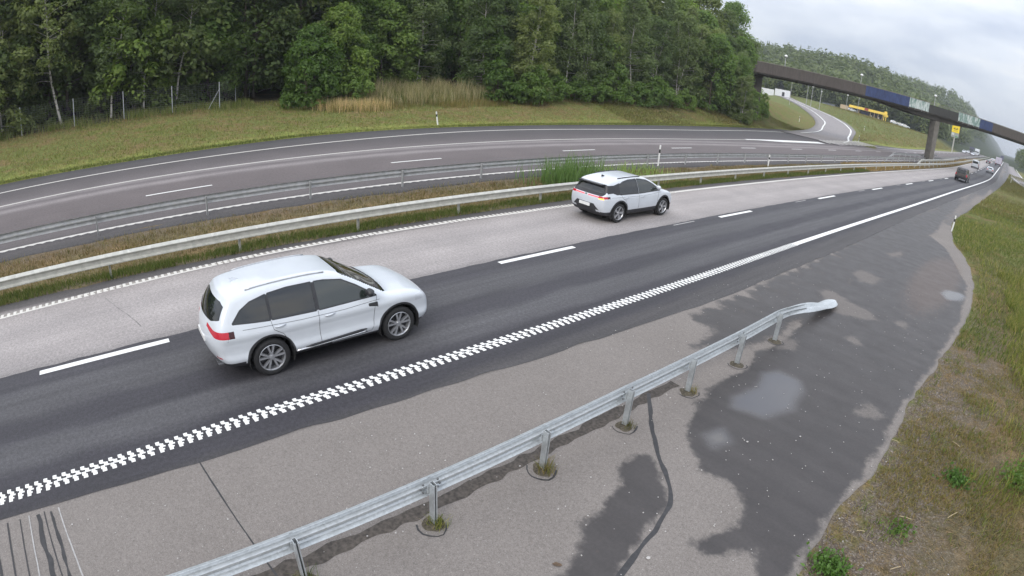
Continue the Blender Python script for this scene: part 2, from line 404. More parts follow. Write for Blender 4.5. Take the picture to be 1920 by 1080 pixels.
WET1 = [(7.73,7.94),(7.93,7.56),(8.46,7.03),(8.8,6.71),(9.26,6.84),(9.68,6.56),(9.88,6.06),(9.66,5.68),(9.56,5.3),(9.84,5.29),(10.36,5.87),(10.6,5.3),(10.2,4.4),(10.0,2.0),(11.2,2.0),(10.92,5.9),(10.86,7.18),(11.0,9.22),(10.93,11.71),(11.2,15.02),(11.42,19.88),(11.2,24.96),(9.5,31.35),(7.99,33.85),(7.65,27.13),(7.43,22.49),(7.17,17.6),(7.33,14.71),(7.63,12.49),(7.43,11.36),(7.63,10.44),(7.5,9.26)]
WET2 = [(7.78,5.98),(8.0,6.39),(8.42,6.19),(8.8,5.89),(9.0,5.36),(9.12,4.68),(9.31,4.21),(9.4,3.3),(8.85,3.2),(8.62,4.25),(8.36,4.47),(8.3,4.97),(8.17,5.34)]
WET3 = [(5.25,10.97),(6.03,11.47),(6.32,10.28),(7.1,10.91),(7.46,13.22),(7.42,16.85),(8.06,26.41),(8.24,37.07),(7.92,46.61),(6.43,44.98),(5.5,32.97),(5.35,20.19),(5.3,15.36)]
LITE = [[(6.8,17.01),(6.95,17.66),(8.87,16.95),(9.18,16.45),(8.47,15.87),(7.81,15.73)],[(6.96,20.5),(7.15,21.39),(8.21,21.16),(8.08,19.97),(7.52,19.69)],[(7.21,25.43),(7.65,27.13),(8.06,26.41),(7.59,24.89)],[(10.12,11.09),(10.38,11.52),(10.82,11.11),(10.61,10.75),(10.13,10.67)],[(7.4,12.65),(7.91,12.87),(8.15,12.3),(7.63,11.83)],[(8.6,14.2),(8.8,14.6),(9.3,14.3),(9.1,14.0)],[(9.5,16.9),(9.7,17.6),(10.1,17.3),(9.9,16.7)]]
PUD = [[(8.18,8.75),(8.02,9.14),(8.16,9.92),(7.98,10.54),(8.2,10.92),(8.73,10.93),(8.96,10.55),(9.1,9.68),(8.8,8.94)],[(10.36,22.3),(10.49,23.08),(11.04,23.4),(11.35,23.07),(11.1,22.15),(10.66,21.71)],[(8.30,7.6),(8.42,8.05),(8.75,7.8),(8.62,7.4)]]
def shoulder():
    ys = np.concatenate([np.arange(-14, 0, .3), np.arange(0, 30, .09), np.arange(30, 48, .2), np.arange(48, 120, 1.5), np.arange(120, 420, 8)])
    u = np.linspace(0, 1, 72); L = DARK_R(ys)-.04; R = LAY(ys)-X0(ys)+(.05*vnoise(ys*.9, ys*0, 11)+.035*vnoise(ys*3.1, ys*0, 12))*(ys < 60)
    O = L[:, None]*(1-u)+R[:, None]*u; Y = np.repeat(ys[:, None], 72, 1); X = O+X0(Y)
    wear = .012*vnoise(X*.8, Y*.5, 21)*(Y < 60)*np.minimum(1, np.minimum(u, 1-u)*8)
    Z = .012+wear*.0
    Z = np.concatenate([Z[:, :1]*0-.1, Z+0*X, Z[:, :1]*0-.15], 1) if np.ndim(Z) else np.concatenate([np.full((len(ys), 1), -.1), np.full(X.shape, .012), np.full((len(ys), 1), -.15)], 1)
    O = np.concatenate([O[:, :1], O, O[:, -1:]], 1); Y = np.concatenate([Y[:, :1], Y, Y[:, -1:]], 1); X = np.concatenate([X[:, :1], X, X[:, -1:]+.05], 1)
    n, m = X.shape; V = np.stack([X, Y, Z], -1).reshape(-1, 3)
    i = np.arange(n*m).reshape(n, m); F = np.stack([i[:-1, :-1], i[:-1, 1:], i[1:, 1:], i[1:, :-1]], -1).reshape(-1, 4)
    me = new_mesh('hard_shoulder', V, F, M['shoulder_asphalt'])
    uvl = me.uv_layers.new(name='UVMap'); UV = np.stack([O, Y], -1).reshape(-1, 2); uvl.data.foreach_set('uv', UV[F.ravel()].astype(np.float32).ravel())
    x, y = V[:, 0], V[:, 1]
    teeth = np.abs(((y*(1.9-.02*y)+.25*vnoise(y*1.1, y*0, 14)) % 1)-.5)*2*(.34+.14*vnoise(y*1.7, y*0, 15))*(1-sm(5.6, 6.6, x-X0(y)))
    w3 = np.minimum(sdpoly(x, y, WET3), .5)-teeth*sm(9, 12, y)
    far = np.clip((y-40)/10, 0, 1)*(.12+.25*vnoise(x*1.2, y*.06, 9))-(y < 40)*9
    wet = np.maximum.reduce([np.clip(sdpoly(x, y, WET1), -1, .5), np.clip(sdpoly(x, y, WET2), -1, .5), np.clip(w3*.5, -1, .14), np.clip(far, -1, .3)])
    lite = np.maximum.reduce([np.clip(sdpoly(x, y, q), -1, .3) for q in LITE])
    lite = np.maximum(lite, np.clip(-.03-(LAY(y)-x), -1, .3)*(y < 34)-(y >= 34)*1.0)
    pud = np.maximum.reduce([np.clip(sdpoly(x, y, q), -1, .5) for q in PUD])
    rust = np.clip(1-np.hypot((x-9.9)/1.3, (y-24)/7), 0, 1)
    for nm, a in (('wet', wet), ('lite', lite), ('pud', pud), ('rust', rust)):
        at = me.attributes.new(nm, 'FLOAT', 'POINT'); at.data.foreach_set('value', a.astype(np.float32))
    return tag(obj('hard_shoulder', me), 'grey patched asphalt hard shoulder and lay-by with wet stains', kind='structure')
shoulder_o = shoulder()

op_ys = np.concatenate([np.arange(-30, 130, 1.0), np.arange(130, 420, 8)])
op_road = tag(ribbon('opposite_road', OP_EDGE, lambda y: -7.9+.06*vnoise(y*1.3, y*0, 31), op_ys, M['opposite_asphalt'], zf=ZL, zoff=.010, nx=10, skirt=.14),
              'brownish grey opposite carriageway beyond the median', kind='structure')

# slip road that joins the opposite carriageway
RL = np.array([(-24.6,88,.07),(-26.2,99,.13),(-27.4,108,.32),(-29.6,118,.85),(-33.1,128.5,1.55),(-41,145.8,2.55),(-48.6,161,3.3),(-57,177.2,4.0),(-74,208,5.1),(-97,248,6.3)])
RR = np.array([(-14.4,88,.05),(-15.6,99,.08),(-18.6,110,.2),(-22.4,125,.55),(-25.8,138.5,.98),(-32.2,154.3,1.84),(-41.6,170.8,2.75),(-54.6,190,3.75),(-66.6,207,4.8),(-97,249,6.35)])
RR[-1] = (-92, 254, 6.4)
def resample(P, n):
    d = np.concatenate([[0], np.cumsum(np.linalg.norm(np.diff(P[:, :2], axis=0), axis=1))]); t = d/d[-1]
    fs = [spl(t, P[:, k]) for k in range(3)]; q = np.linspace(0, 1, n); return np.stack([f(q) for f in fs], -1)
NRAMP = 90
rl, rr = resample(RL, NRAMP), resample(RR, NRAMP); rc = (rl+rr)/2
def ramp_near(x, y):
    """index of nearest ramp station, lateral position 0..1, z"""
    x = np.asarray(x, float); y = np.asarray(y, float); sh = x.shape; x = x.ravel(); y = y.ravel()
    idx = np.empty(len(x), int); best = np.empty(len(x))
    for a in range(0, len(x), 20000):
        d = (x[a:a+20000, None]-rc[:, 0])**2+(y[a:a+20000, None]-rc[:, 1])**2; k = d.argmin(1); idx[a:a+20000] = k; best[a:a+20000] = np.sqrt(d[np.arange(len(k)), k])
    v = rr[idx]-rl[idx]; w_ = np.linalg.norm(v[:, :2], axis=1)
    u = ((x-rl[idx, 0])*v[:, 0]+(y-rl[idx, 1])*v[:, 1])/w_**2
    z = rl[idx, 2]+np.clip(u, 0, 1)*v[:, 2]
    t = rc[np.minimum(idx+1, NRAMP-1)]-rc[np.maximum(idx-1, 0)]
    along = np.abs((x-rc[idx, 0])*t[:, 0]+(y-rc[idx, 1])*t[:, 1])/np.linalg.norm(t[:, :2], axis=1)
    outside = np.maximum(np.maximum(-u, u-1), 0)*w_
    outside = np.hypot(outside, np.maximum(along-3, 0))
    return idx.reshape(sh), u.reshape(sh), z.reshape(sh), outside.reshape(sh)
def slip():
    u = np.linspace(0, 1, 7); P = rl[:, None, :]*(1-u)[None, :, None]+rr[:, None, :]*u[None, :, None]; P[..., 2] += .030
    a = P[:, :1].copy(); a[..., 2] -= .2; b = P[:, -1:].copy(); b[..., 2] -= .2; P = np.concatenate([a, P, b], 1)
    n, m = P.shape[:2]; i = np.arange(n*m).reshape(n, m); F = np.stack([i[:-1, :-1], i[:-1, 1:], i[1:, 1:], i[1:, :-1]], -1).reshape(-1, 4)
    me = new_mesh('slip_road', P.reshape(-1, 3), F, M['slip_asphalt'])
    s = np.cumsum(np.concatenate([[0], np.linalg.norm(np.diff(rc, axis=0), axis=1)])); uu = np.concatenate([[-4], -4+8*u, [4]])
    UV = np.stack(np.broadcast_arrays(uu[None, :], s[:, None]), -1).reshape(-1, 2)
    uvl = me.uv_layers.new(name='UVMap'); uvl.data.foreach_set('uv', UV[F.ravel()].astype(np.float32).ravel())
    return tag(obj('slip_road', me), 'curving slip road climbing from the opposite carriageway', kind='structure')
slip_o = slip()

# merging lane far off on the right
ML = np.array([(30,70,.0),(24.5,100,.0),(17.0,130,.0),(13.6,165,.0),(12.6,200,.0),(12.3,260,.0),(12.0,330,.0)]); MR = ML+np.array([5.2,0,0]); MR[-2:, 0] -= 1.5
def strip3(name, L, R, n, mat, zo, skirt=.12, parent=None):
    a, b = resample(np.asarray(L, float), n), resample(np.asarray(R, float), n); a[:, 2] += zo; b[:, 2] += zo
    P = np.stack([a-(0, 0, skirt), a, (a+b)/2, b, b-(0, 0, skirt)], 1) if skirt else np.stack([a, (a+b)/2, b], 1)
    m = P.shape[1]; i = np.arange(n*m).reshape(n, m); F = np.stack([i[:-1, :-1], i[:-1, 1:], i[1:, 1:], i[1:, :-1]], -1).reshape(-1, 4)
    me = new_mesh(name, P.reshape(-1, 3), F, mat)
    s = np.cumsum(np.concatenate([[0], np.linalg.norm(np.diff(a, axis=0), axis=1)])); uu = np.linspace(-3, 3, m)
    UV = np.stack(np.broadcast_arrays(uu[None, :], s[:, None]), -1).reshape(-1, 2)
    uvl = me.uv_layers.new(name='UVMap'); uvl.data.foreach_set('uv', UV[F.ravel()].astype(np.float32).ravel())
    return obj(name, me, parent)
merge = tag(strip3('merging_lane', ML, MR, 60, M['slip_asphalt'], .024), 'grey merging lane joining from beyond the verge', kind='structure')

# ------------------------------------------------------------------ ground
def base_left(X, Y, o):
    e = np.where(Y < 96, OP_EDGE(Y), -31.0+0*Y); s = np.maximum(e-o, 0)
    sl = np.interp(Y, [-20, 15, 30, 45, 75, 95, 125, 160, 260], [.125, .135, .15, .21, .30, .34, .34, .22, .10])
    z = ZL(Y)+sl*np.minimum(s, 11)*sm(0, 1.5, s)+.055*np.maximum(s-11, 0)
    return z
def base_right(X, Y, o):
    s2 = np.maximum(np.minimum(OP_EDGE(Y), -18.0)-.4-o, 0)
    pl = np.clip(4.2+.055*(s2-12)-.010*(Y-200), 1.6, 8.0)
    z = np.minimum(.34*s2, pl)*sm(96, 122, Y)
    return z
def terrain(X, Y):
    X = np.asarray(X, float); Y = np.asarray(Y, float); o = X-X0(Y)
    idx, u, rz, outd = ramp_near(X, Y)
    before = Y < 95
    side = np.where(before, sm(-1, 1, (-18-o)), sm(1.0, 0.0, u) if False else 1-sm(.2, .8, u))
    zl_, zr_ = base_left(X, Y, o), base_right(X, Y, o)
    z = np.where(o < -12, zl_*side+zr_*(1-side), 0)
    # median: a shallow swale between the two carriageways
    med = (o > -12) & (o <= -4.4)
    zm = ZL(Y)*sm(-5.5, -8.0, o) if False else ZL(Y)*(1-sm(-8.0, -5.2, o))
    z = np.where(med, zm-.10*np.clip(1-((o+6.5)/1.7)**2, 0, 1), z)
    z = z+np.where(med, .05*vnoise(X*1.5, Y*.8, 41), 0)
    # slip road corridor
    wr = 1-sm(.6, 9, outd)
    wr = wr*(Y > 86)
    z = z*(1-wr)+(rz-.10)*wr
    # far hills
    foot = 35-20*sm(450, 700, Y)
    z = z+(24+22*sm(450, 800, Y))*sm(0, 1, (-o-foot)/62.0)*sm(285, 430, Y)*(1+.14*vnoise(X/70, Y/90, 51))*(o < 0)
    z = z+16*sm(30, 130, -o-30)*(Y <= 470)*sm(-200, 0, 300-Y+1e-9)*sm(95, 20, Y-230)*0
    z = z+8*sm(25, 120, -OP_EDGE(np.minimum(Y, 96))*0-o-45)*(1-sm(120, 200, Y))*(o < -45)
    # right-hand verge and wood
    lay = LAY(Y)-X0(Y); sr = np.maximum(o-lay, 0)
    zr2 = (.055*np.minimum(sr, 9)+.06*vnoise(X*.7, Y*.45, 61)*sm(.2, 1.5, sr))*(1-sm(50, 110, Y))+(-.12*sm(0, 1.2, sr))*sm(50, 110, Y)
    z = np.where(o > lay-.2, zr2, z)
    z = z+14*sm(30, 160, o)*sm(240, 480, Y)*(o > 0)
    # dug in under the paving
    onpav = ((o > -4.25) & (o < lay-.35)) | ((o < -8.25) & (o > OP_EDGE(Y)+.35))
    z = np.where(onpav & (wr < .5), np.where(o < -6, ZL(Y), 0)-.10, z)
    z = z-np.where((outd <= 0.0) & (Y > 86), .08, 0)
    rough = .07*vnoise(X*.45, Y*.45, 71)+.03*vnoise(X*1.3, Y*1.3, 72)
    z = z+rough*np.where((o < OP_EDGE(Y)-1.0) & (outd > 2), 1, 0)
    return z
def axis(*seg):
    return np.unique(np.concatenate([np.arange(a, b, s) for a, b, s in seg]).round(4))
GX = axis((-1500,-300,60),(-300,-125,12),(-125,-46,2.5),(-46,20,.6),(20,60,4),(60,320,20),(320,1600,80))
GY = axis((-220,-30,12),(-30,60,.9),(60,260,2.0),(260,520,9),(520,3000,70))
def ground():
    X, Y = np.meshgrid(GX, GY, indexing='xy'); Z = terrain(X, Y)
    n, m = X.shape; V = np.stack([X, Y, Z], -1).reshape(-1, 3)
    i = np.arange(n*m).reshape(n, m); F = np.stack([i[:-1, :-1], i[:-1, 1:], i[1:, 1:], i[1:, :-1]], -1).reshape(-1, 4)
    k = NM('ground_cover'); P = k.pos(); c = k.attr('tint').outputs['Color']
    n1 = k.noise(P, .55, 6, .65); n2 = k.noise(P, 3.2, 5, .65); n3 = k.noise(P, 38, 3, .7); n4 = k.noise(k.vscale(P, (1, .5, 1)), 1.3, 5, .6)
    dry = k.attr('dry').outputs['Fac']
    c = k.mix(k.math('MULTIPLY', k.rng(k.math('ADD', k.math('MULTIPLY', n1, .5), k.math('MULTIPLY', n4, .5)), .44, .60, 0, 1), dry), c, (.185,.125,.065))
    c = k.mix(1, c, k.ramp(n2, [(.25, .62), (.75, 1.35)]), 'MULTIPLY')
    c = k.mix(1, c, k.ramp(n3, [(.3, .5), (.7, 1.55)]), 'MULTIPLY')
    c = k.mix(1, c, k.ramp(k.noise(P, 11, 4, .7), [(.3, .6), (.7, 1.4)]), 'MULTIPLY')
    grv = k.attr('gravel').outputs['Fac']
    v = k.n('ShaderNodeTexVoronoi'); k.l(P, v.inputs['Vector']); v.inputs['Scale'].default_value = 48
    sx = k.n('ShaderNodeSeparateColor'); k.l(v.outputs['Color'], sx.inputs[0])
    gc = k.ramp(sx.outputs[0], [(0, (.070,.056,.044)), (.5, (.115,.094,.076)), (.88, (.165,.138,.112)), (1, (.27,.24,.21))])
    c = k.mix(k.math('MULTIPLY', k.rng(n2, .36, .56, 0, 1), grv), c, gc)
    k.set(c, .95, 0, .1); k.bump(n3, .6, .03)
    me = new_mesh('ground', V, F, k.m, smooth=True)
    x, y, o = V[:, 0], V[:, 1], V[:, 0]-X0(V[:, 1]); e = OP_EDGE(y); lay = LAY(y)-X0(y)
    tint = np.tile(np.array([.130,.145,.045]), (len(V), 1)); dryv = np.full(len(V), .75); gv = np.zeros(len(V))
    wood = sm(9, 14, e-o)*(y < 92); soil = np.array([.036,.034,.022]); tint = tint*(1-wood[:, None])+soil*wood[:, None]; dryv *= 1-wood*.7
    lush = np.exp(-((e-o-.6)/.9)**2)*(o < -15); tint = tint*(1-lush[:, None])+np.array([.20,.225,.060])*lush[:, None]; dryv *= 1-lush*.8
    med = ((o > -8.6) & (o < -4.4)).astype(float); tint = tint*(1-med[:, None])+np.array([.145,.118,.062])*med[:, None]
    vg = sm(0, .4, o-lay)*(1-sm(22, 40, y))*(y > -20); tint = tint*(1-vg[:, None])+np.array([.105,.088,.048])*vg[:, None]
    far = sm(250, 300, y); tint = tint*(1-far[:, None])+np.array([.040,.052,.026])*far[:, None]; dryv *= 1-far
    st = ((o < -25) & (y > 140) & (y < 260)).astype(float)*.6; tint = tint*(1-st[:, None])+np.array([.115,.155,.050])*st[:, None]; dryv *= 1-st*.6
    gv = np.maximum(0, (1-sm(.8, 3.2, o-lay))*(o > lay-.5)*(1-sm(14, 26, y))*(y > -10))
    gv = np.maximum(gv, np.exp(-((o+7.9)/.45)**2)); gv = np.maximum(gv, np.exp(-((o+4.6)/.22)**2)*.7)
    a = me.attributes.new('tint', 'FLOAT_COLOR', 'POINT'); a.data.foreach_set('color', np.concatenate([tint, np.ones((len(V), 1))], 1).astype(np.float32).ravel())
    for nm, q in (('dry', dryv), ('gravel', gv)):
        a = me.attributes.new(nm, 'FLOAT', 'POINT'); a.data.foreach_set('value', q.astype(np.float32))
    return tag(obj('ground', me), 'grassy verges, banks and wooded hillside', kind='structure')
ground_o = ground()
def gz(x, y): return float(terrain(np.array([x], float), np.array([y], float))[0])

# ------------------------------------------------------------------ road markings
def strip_mesh(name, of, y0, y1, wd, z, mat, zf=None, step=1.0, wave=None):
    ys = np.arange(y0, y1+step*.5, step); c = of(ys) if callable(of) else np.full(len(ys), of)
    dl = wave(ys) if wave else 0; X = X0(ys)
    Z = (zf(ys) if zf else 0*ys)+z
    V = np.concatenate([np.stack([X+c-wd/2, ys, Z], -1), np.stack([X+c+wd/2+dl, ys, Z], -1)]); n = len(ys); i = np.arange(n-1)
    return new_mesh(name, V, np.stack([i, i+n, i+n+1, i+1], -1), mat)
ZM = .021
for k in range(28):                                           # lane dashes, 3 m long every 12 m
    y0 = -2.15+12*k
    wd = .18
    me = strip_mesh('lane_dash', .06, y0, y0+3, wd, ZM, M['white_marking'], step=.5)
    obj('lane_dash', me, road)
for k in range(9):                                            # ghost ends of old dashes beside the new ones
    y0 = 1.05+12*(k+1)
    obj('old_dash', strip_mesh('old_dash', -.03, y0+5.4, y0+6.9, .07, ZM-.003, M['pale_groove'], step=.3), road)

# profiled edge line: one thermoplastic comb block after another, then a plain strip
edge_r = obj('edge_line', strip_mesh('edge_line', EDGE_R, 21.5, 420, .25, ZM, M['white_marking'], step=2.5), road)
def comb(kind):
    b = MB(); w_, t = .088, .075
    for j in range(4):
        dy = (.045 if j % 2 else 0)+(.02*((j*kind) % 3)); x = -.176+j*w_
        b.box((x-.004, dy, 0), (x+w_+.004, dy+t, .006))
        if j < 3: b.box((x+w_-.02, min(dy, dy+.01)+.02, .0), (x+w_+.02, dy+t+.03, .0055))
    if kind == 2: b.box((.12, .07, 0), (.176, .13, .0052))
    return b.mesh('rumble_block', M['white_marking'])
combs = [comb(1), comb(2), comb(0)]
y = -3.9; i = 0
while y < 21.5:
    kd = 0 if i % 23 < 12 else (1 if i % 23 < 19 else 2)
    o = obj('rumble_block', combs[kd], edge_r); o.scale = (.84, .92, 1); o.location = (float(EDGE_R(y)+X0(y))+random.uniform(-.006, .006), y, ZM-.004)
    o.rotation_euler = (0, 0, -KA*y+random.uniform(-.02, .02)); y += .1675; i += 1
obj('line_bed', strip_mesh('line_bed', lambda q: EDGE_L(q)-.01, -6, 24, .20, ZM-.0095, simple('line_bed', (.30,.275,.245), .8, var=.3, scale=9), step=.5), road)
edge_l = obj('edge_line', strip_mesh('edge_line', EDGE_L, 24, 420, .20, ZM-.003, M['worn_marking'], step=2.5), road)
lad = MB(); lad.box((.04, 0, 0), (.12, .185, .005)); lad.box((-.13, .0, 0), (.05, .085, .0055)); lad = lad.mesh('rumble_block', M['worn_marking'])
lad2 = MB(); lad2.box((.03, 0, 0), (.11, .13, .005)); lad2.box((-.12, .0, 0), (.05, .095, .0055)); lad2.box((-.12, .09, 0), (-.06, .15, .005)); lad2 = lad2.mesh('rumble_block', M['worn_marking'])
y = -5.2; i = 0
while y < 24:
    o = obj('rumble_block', lad if (i//7) % 3 else lad2, edge_l); o.location = (float(EDGE_L(y)+X0(y)), y, ZM-.010); y += .19; i += 1
# opposite carriageway
obj('edge_line', strip_mesh('edge_line', lambda q: -9.0+0*q, -20, 420, .20, .018, M['worn_marking'], ZL, .12, lambda q: .06*np.sin(q*17)), op_road)
obj('edge_line', strip_mesh('edge_line', OP_L2, -20, 62, .17, .018, M['worn_marking'], ZL, 1.0), op_road)
obj('edge_line', strip_mesh('edge_line', OP_L1, -20, 96, .22, .018, M['worn_marking'], ZL, 1.0), op_road)
obj('gore_wedge', strip_mesh('gore_wedge', lambda q: OP_L2(q)-.25, 60, 84, .35, .018, M['white_marking'], ZL, 1.0, lambda q: .9*sm(60, 70, q)), op_road)
obj('edge_line', strip_mesh('edge_line', lambda q: OP_L2(q)+.2, 96, 420, .18, .018, M['white_marking'], ZL, 2.0), op_road)
for k in range(26):
    y0 = 1.8+12.0*k
    obj('lane_dash', strip_mesh('lane_dash', OP_D, y0, y0+3.1, .15, .018, M['white_marking'], ZL, .6), op_road)
def on_ramp(x, y): return ramp_near(np.array([x]), np.array([y]))[2][0]
def ramp_line(P, wd, name, mat):
    P = np.array(P, float); d = np.concatenate([[0], np.cumsum(np.linalg.norm(np.diff(P, axis=0), axis=1))]); t = d/d[-1]
    q = np.linspace(0, 1, 80); x, y = spl(t, P[:, 0])(q), spl(t, P[:, 1])(q)
    T = np.stack([np.gradient(x), np.gradient(y)], -1); T /= np.linalg.norm(T, axis=1)[:, None]; N = np.stack([-T[:, 1], T[:, 0]], -1)
    z = ramp_near(x, y)[2]+.10
    V = np.concatenate([np.stack([x+N[:, 0]*s, y+N[:, 1]*s, z], -1) for s in (-wd/2, wd/2)]); i = np.arange(79)
    obj(name, new_mesh(name, V, np.stack([i, i+80, i+81, i+1], -1), mat), slip_o)
ramp_line([(-23.4,94), (-24.1,99.5), (-26.0,112), (-28.6,121), (-32.4,133.5), (-38.6,147.3), (-47.4,164.8), (-62.4,191.2), (-77.9,217.3)], .30, 'edge_line', M['white_marking'])
ramp_line([(-16.2,96), (-17.6,104), (-20.0,112), (-23.6,126), (-27.4,139), (-33.7,153.4), (-42.9,169.6), (-55.9,188.3), (-68,205.2), (-81.5,222)], .36, 'edge_line', M['white_marking'])
for k in range(13):                                            # hatching in the gore
    y0 = 86+k*2.0; xa = float(X0(y0)+OP_L2(y0)); b = MB(); wdt = 1.2+.16*k
    b.add([(xa+.8, y0, 0), (xa+.8+wdt*.0, y0+.9, 0), (xa-.4-wdt, y0+2.2, 0), (xa-.4-wdt, y0+1.3, 0)], [(0, 1, 2, 3)])
    b.v = [(p[0], p[1], on_ramp(p[0], p[1])+.06) for p in b.v]; obj('hatch_bar', b.mesh('hatch_bar', M['worn_marking']), op_road)
P_ = [(16.8,131),(15.0,142),(13.4,158),(12.2,178),(11.6,200)]
for P2, wd in (([(25.2,101,0),(17.6,130.5,0),(14.2,165,0),(13.2,190,0)], .3), ([(29,106,0),(22.0,131,0),(18.2,166,0),(17.0,215,0),(16.4,300,0)], .25)):
    a = np.array(P2, float); strip_o = strip3('edge_line', a, a+np.array([wd, 0, 0]), 30, M['white_marking'], .034, 0, merge)

# seams, sawn joints and cracks in the shoulder
def wiggle_strip(name, pts, wd, z, mat, parent, amp=.03, freq=3.0, seed=1, wvar=.4, step=.08):
    P = np.array(pts, float); d = np.concatenate([[0], np.cumsum(np.linalg.norm(np.diff(P, axis=0), axis=1))]); n = max(4, int(d[-1]/step)); q = np.linspace(0, d[-1], n)
    x, y = (spl(d, P[:, 0])(q), spl(d, P[:, 1])(q)) if len(P) > 2 else (np.interp(q, d, P[:, 0]), np.interp(q, d, P[:, 1]))
    T = np.stack([np.gradient(x), np.gradient(y)], -1); T /= np.linalg.norm(T, axis=1)[:, None]; N = np.stack([-T[:, 1], T[:, 0]], -1)
    off = amp*vnoise(q*freq, q*0+seed*7.3, seed); wl = wd/2*(1+wvar*vnoise(q*5, q*0+1, seed+1)); wr = wd/2*(1+wvar*vnoise(q*5, q*0+4, seed+2))
    V = np.concatenate([np.stack([x+N[:, 0]*(off+wl), y+N[:, 1]*(off+wl), 0*q+z], -1), np.stack([x+N[:, 0]*(off-wr), y+N[:, 1]*(off-wr), 0*q+z], -1)]); i = np.arange(n-1)
    return obj(name, new_mesh(name, V, np.stack([i, i+n, i+n+1, i+1], -1), mat), parent)
ZS = .0165
wiggle_strip('tar_seam', [(6.84,7.86),(7.43,7.2),(8.07,6.58),(8.56,6.16),(8.84,5.84),(9.02,5.39),(9.17,4.8),(9.31,4.21),(9.5,3.3)], .07, ZS, M['tar'], shoulder_o, .02, 2, 3)
wiggle_strip('sawn_joint', [(4.30,.53),(6.95,.80)], .022, ZS, M['tar'], shoulder_o, .006, 2, 5)
for q, (a, b, wd, mt) in enumerate([((4.42,-1.83),(6.6,-1.50),.022,'pale_groove'),((4.46,-1.96),(6.6,-1.68),.045,'tar'),((4.42,-2.08),(6.6,-1.80),.018,'tar'),((4.45,-2.19),(6.6,-1.93),.075,'tar'),((4.42,-2.34),(6.6,-2.16),.022,'pale_groove'),((4.45,-2.50),(6.6,-2.30),.02,'tar'),((4.45,-2.72),(6.6,-2.50),.03,'tar'),((4.45,-2.95),(6.6,-2.7),.05,'tar')]):
    wiggle_strip('road_crack', [a, ((a[0]+b[0])/2, (a[1]+b[1])/2), b], wd, ZS+.0004*q, M[mt], shoulder_o, .015 if wd > .03 else .004, 3, 20+q, .7 if wd > .03 else .2)
wiggle_strip('dirt_strip', [(6.88,-2),(6.88,1.4),(6.88,3.2),(6.89,4.9),(6.90,7.4),(6.98,8.6)], .21, ZS-.001, simple('road_dirt', (.075,.064,.055), .95, var=.4, scale=18), shoulder_o, .025, 1.5, 8, .4)
wiggle_strip('road_crack', [(-3.3,-.45),(-2.2,-.05),(-1.0,.35)], .009, .0125, M['tar'], road, .03, 2, 41, .9)

# ------------------------------------------------------------------ guard rails
WP = [(0.0, .155), (.012, .150), (.060, .128), (.081, .105), (.081, .070), (.060, .042), (.010, .016), (.010, -.016), (.060, -.042), (.081, -.070), (.081, -.105), (.060, -.128), (.012, -.150), (0.0, -.155)]
def beam_mesh(name, A, B, up, mat, sgn=1, prof=WP, th=.005, twist=None, n=2):
    """W-profile beam from A to B (centre line of its back), bulging sideways by sgn"""
    A = np.asarray(A, float); B = np.asarray(B, float)
    V = []; F = []; L = len(prof)
    t = (B-A)/np.linalg.norm(B-A); side = np.cross(t, [0, 0, 1]); side /= np.linalg.norm(side); upv = np.cross(side, t)
    for i in range(n):
        c = A+(B-A)*i/(n-1)
        for off in (0, th):
            for d, h in prof: V.append(c+side*sgn*(d+off)+upv*h)
    for i in range(n-1):
        a, b = i*2*L, (i+1)*2*L
        for k in range(L-1):
            F.append((a+k, a+k+1, b+k+1, b+k)); F.append((a+L+k, b+L+k, b+L+k+1, a+L+k+1))
        F.append((a, b, b+L, a+L)); F.append((a+L-1, a+2*L-1, b+2*L-1, b+L-1))
    for a in (0, (n-1)*2*L):
        for k in range(L-1): F.append((a+k, a+L+k, a+L+k+1, a+k+1))
    return new_mesh(name, np.array(V), F, mat)
KP = [(0.0, .155), (.020, .152), (.078, .095), (.086, .080), (.078, .062), (.030, .01), (.014, -.085), (.022, -.108), (.084, -.132), (.080, -.155)]      # older open profile of the median rails
def post_mesh(h, mat, w_=.10, d=.055, t=.006):
    """open C-section post"""
    b = MB(); b.box((-w_/2, -d/2, -.05), (-w_/2+t, d/2, h)); b.box((-w_/2+t, -d/2, -.05), (w_/2, -d/2+t, h)); b.box((-w_/2+t, d/2-t, -.05), (w_/2, d/2, h))
    b.box((w_/2-t, -d/2+t, -.05), (w_/2, -d/2+.018, h)); b.box((w_/2-t, d/2-.018, -.05), (w_/2, d/2-t, h))
    return b.mesh('post', mat)
bolt_me = MB().lathe([(0, .016), (.012, .016), (.017, .008), (.017, 0)], 8).mesh('bolt', simple('bolt_steel', (.16,.165,.17), .5, .5))

# the near rail on the hard shoulder, seen from behind, its end turned down to the ground
NX = spl([-6, 3, 6.7, 8.5, 10.4, 12.3, 16.5], [7.12, 7.13, 7.19, 7.27, 7.36, 7.42, 7.62])
nr = tag(empty('guard_rail', (7.13, 3, .012)), 'shiny galvanised guard rail on the grey shoulder, its far end twisted down to the ground', 'guard rail')
nposts = [-4.55, -2.67, -.80, 1.08, 2.94, 4.86, 6.73, 8.55, 10.40, 12.28]
pm = post_mesh(.70, M['galvanized'])
off = np.array(nr.location)
for y in nposts:
    o = obj('post', pm, nr); o.location = np.array([float(NX(y))+.03, y, .012])-off; o.rotation_euler = (random.uniform(-.01, .01), random.uniform(-.012, .012), random.uniform(-.05, .05))
    bk = MB(); bk.box((-.075, -.045, .50), (-.052, .045, .62)); obj('bracket', bk.mesh('bracket', M['galvanized']), o)
for a, b in zip(nposts[:-1], nposts[1:]):
    A = (float(NX(a))-.055, a-.02, .60); B = (float(NX(b))-.055, b+.02, .60)
    obj('beam', beam_mesh('beam', np.array(A)-off, np.array(B)-off, None, M['galvanized'], -1), nr)
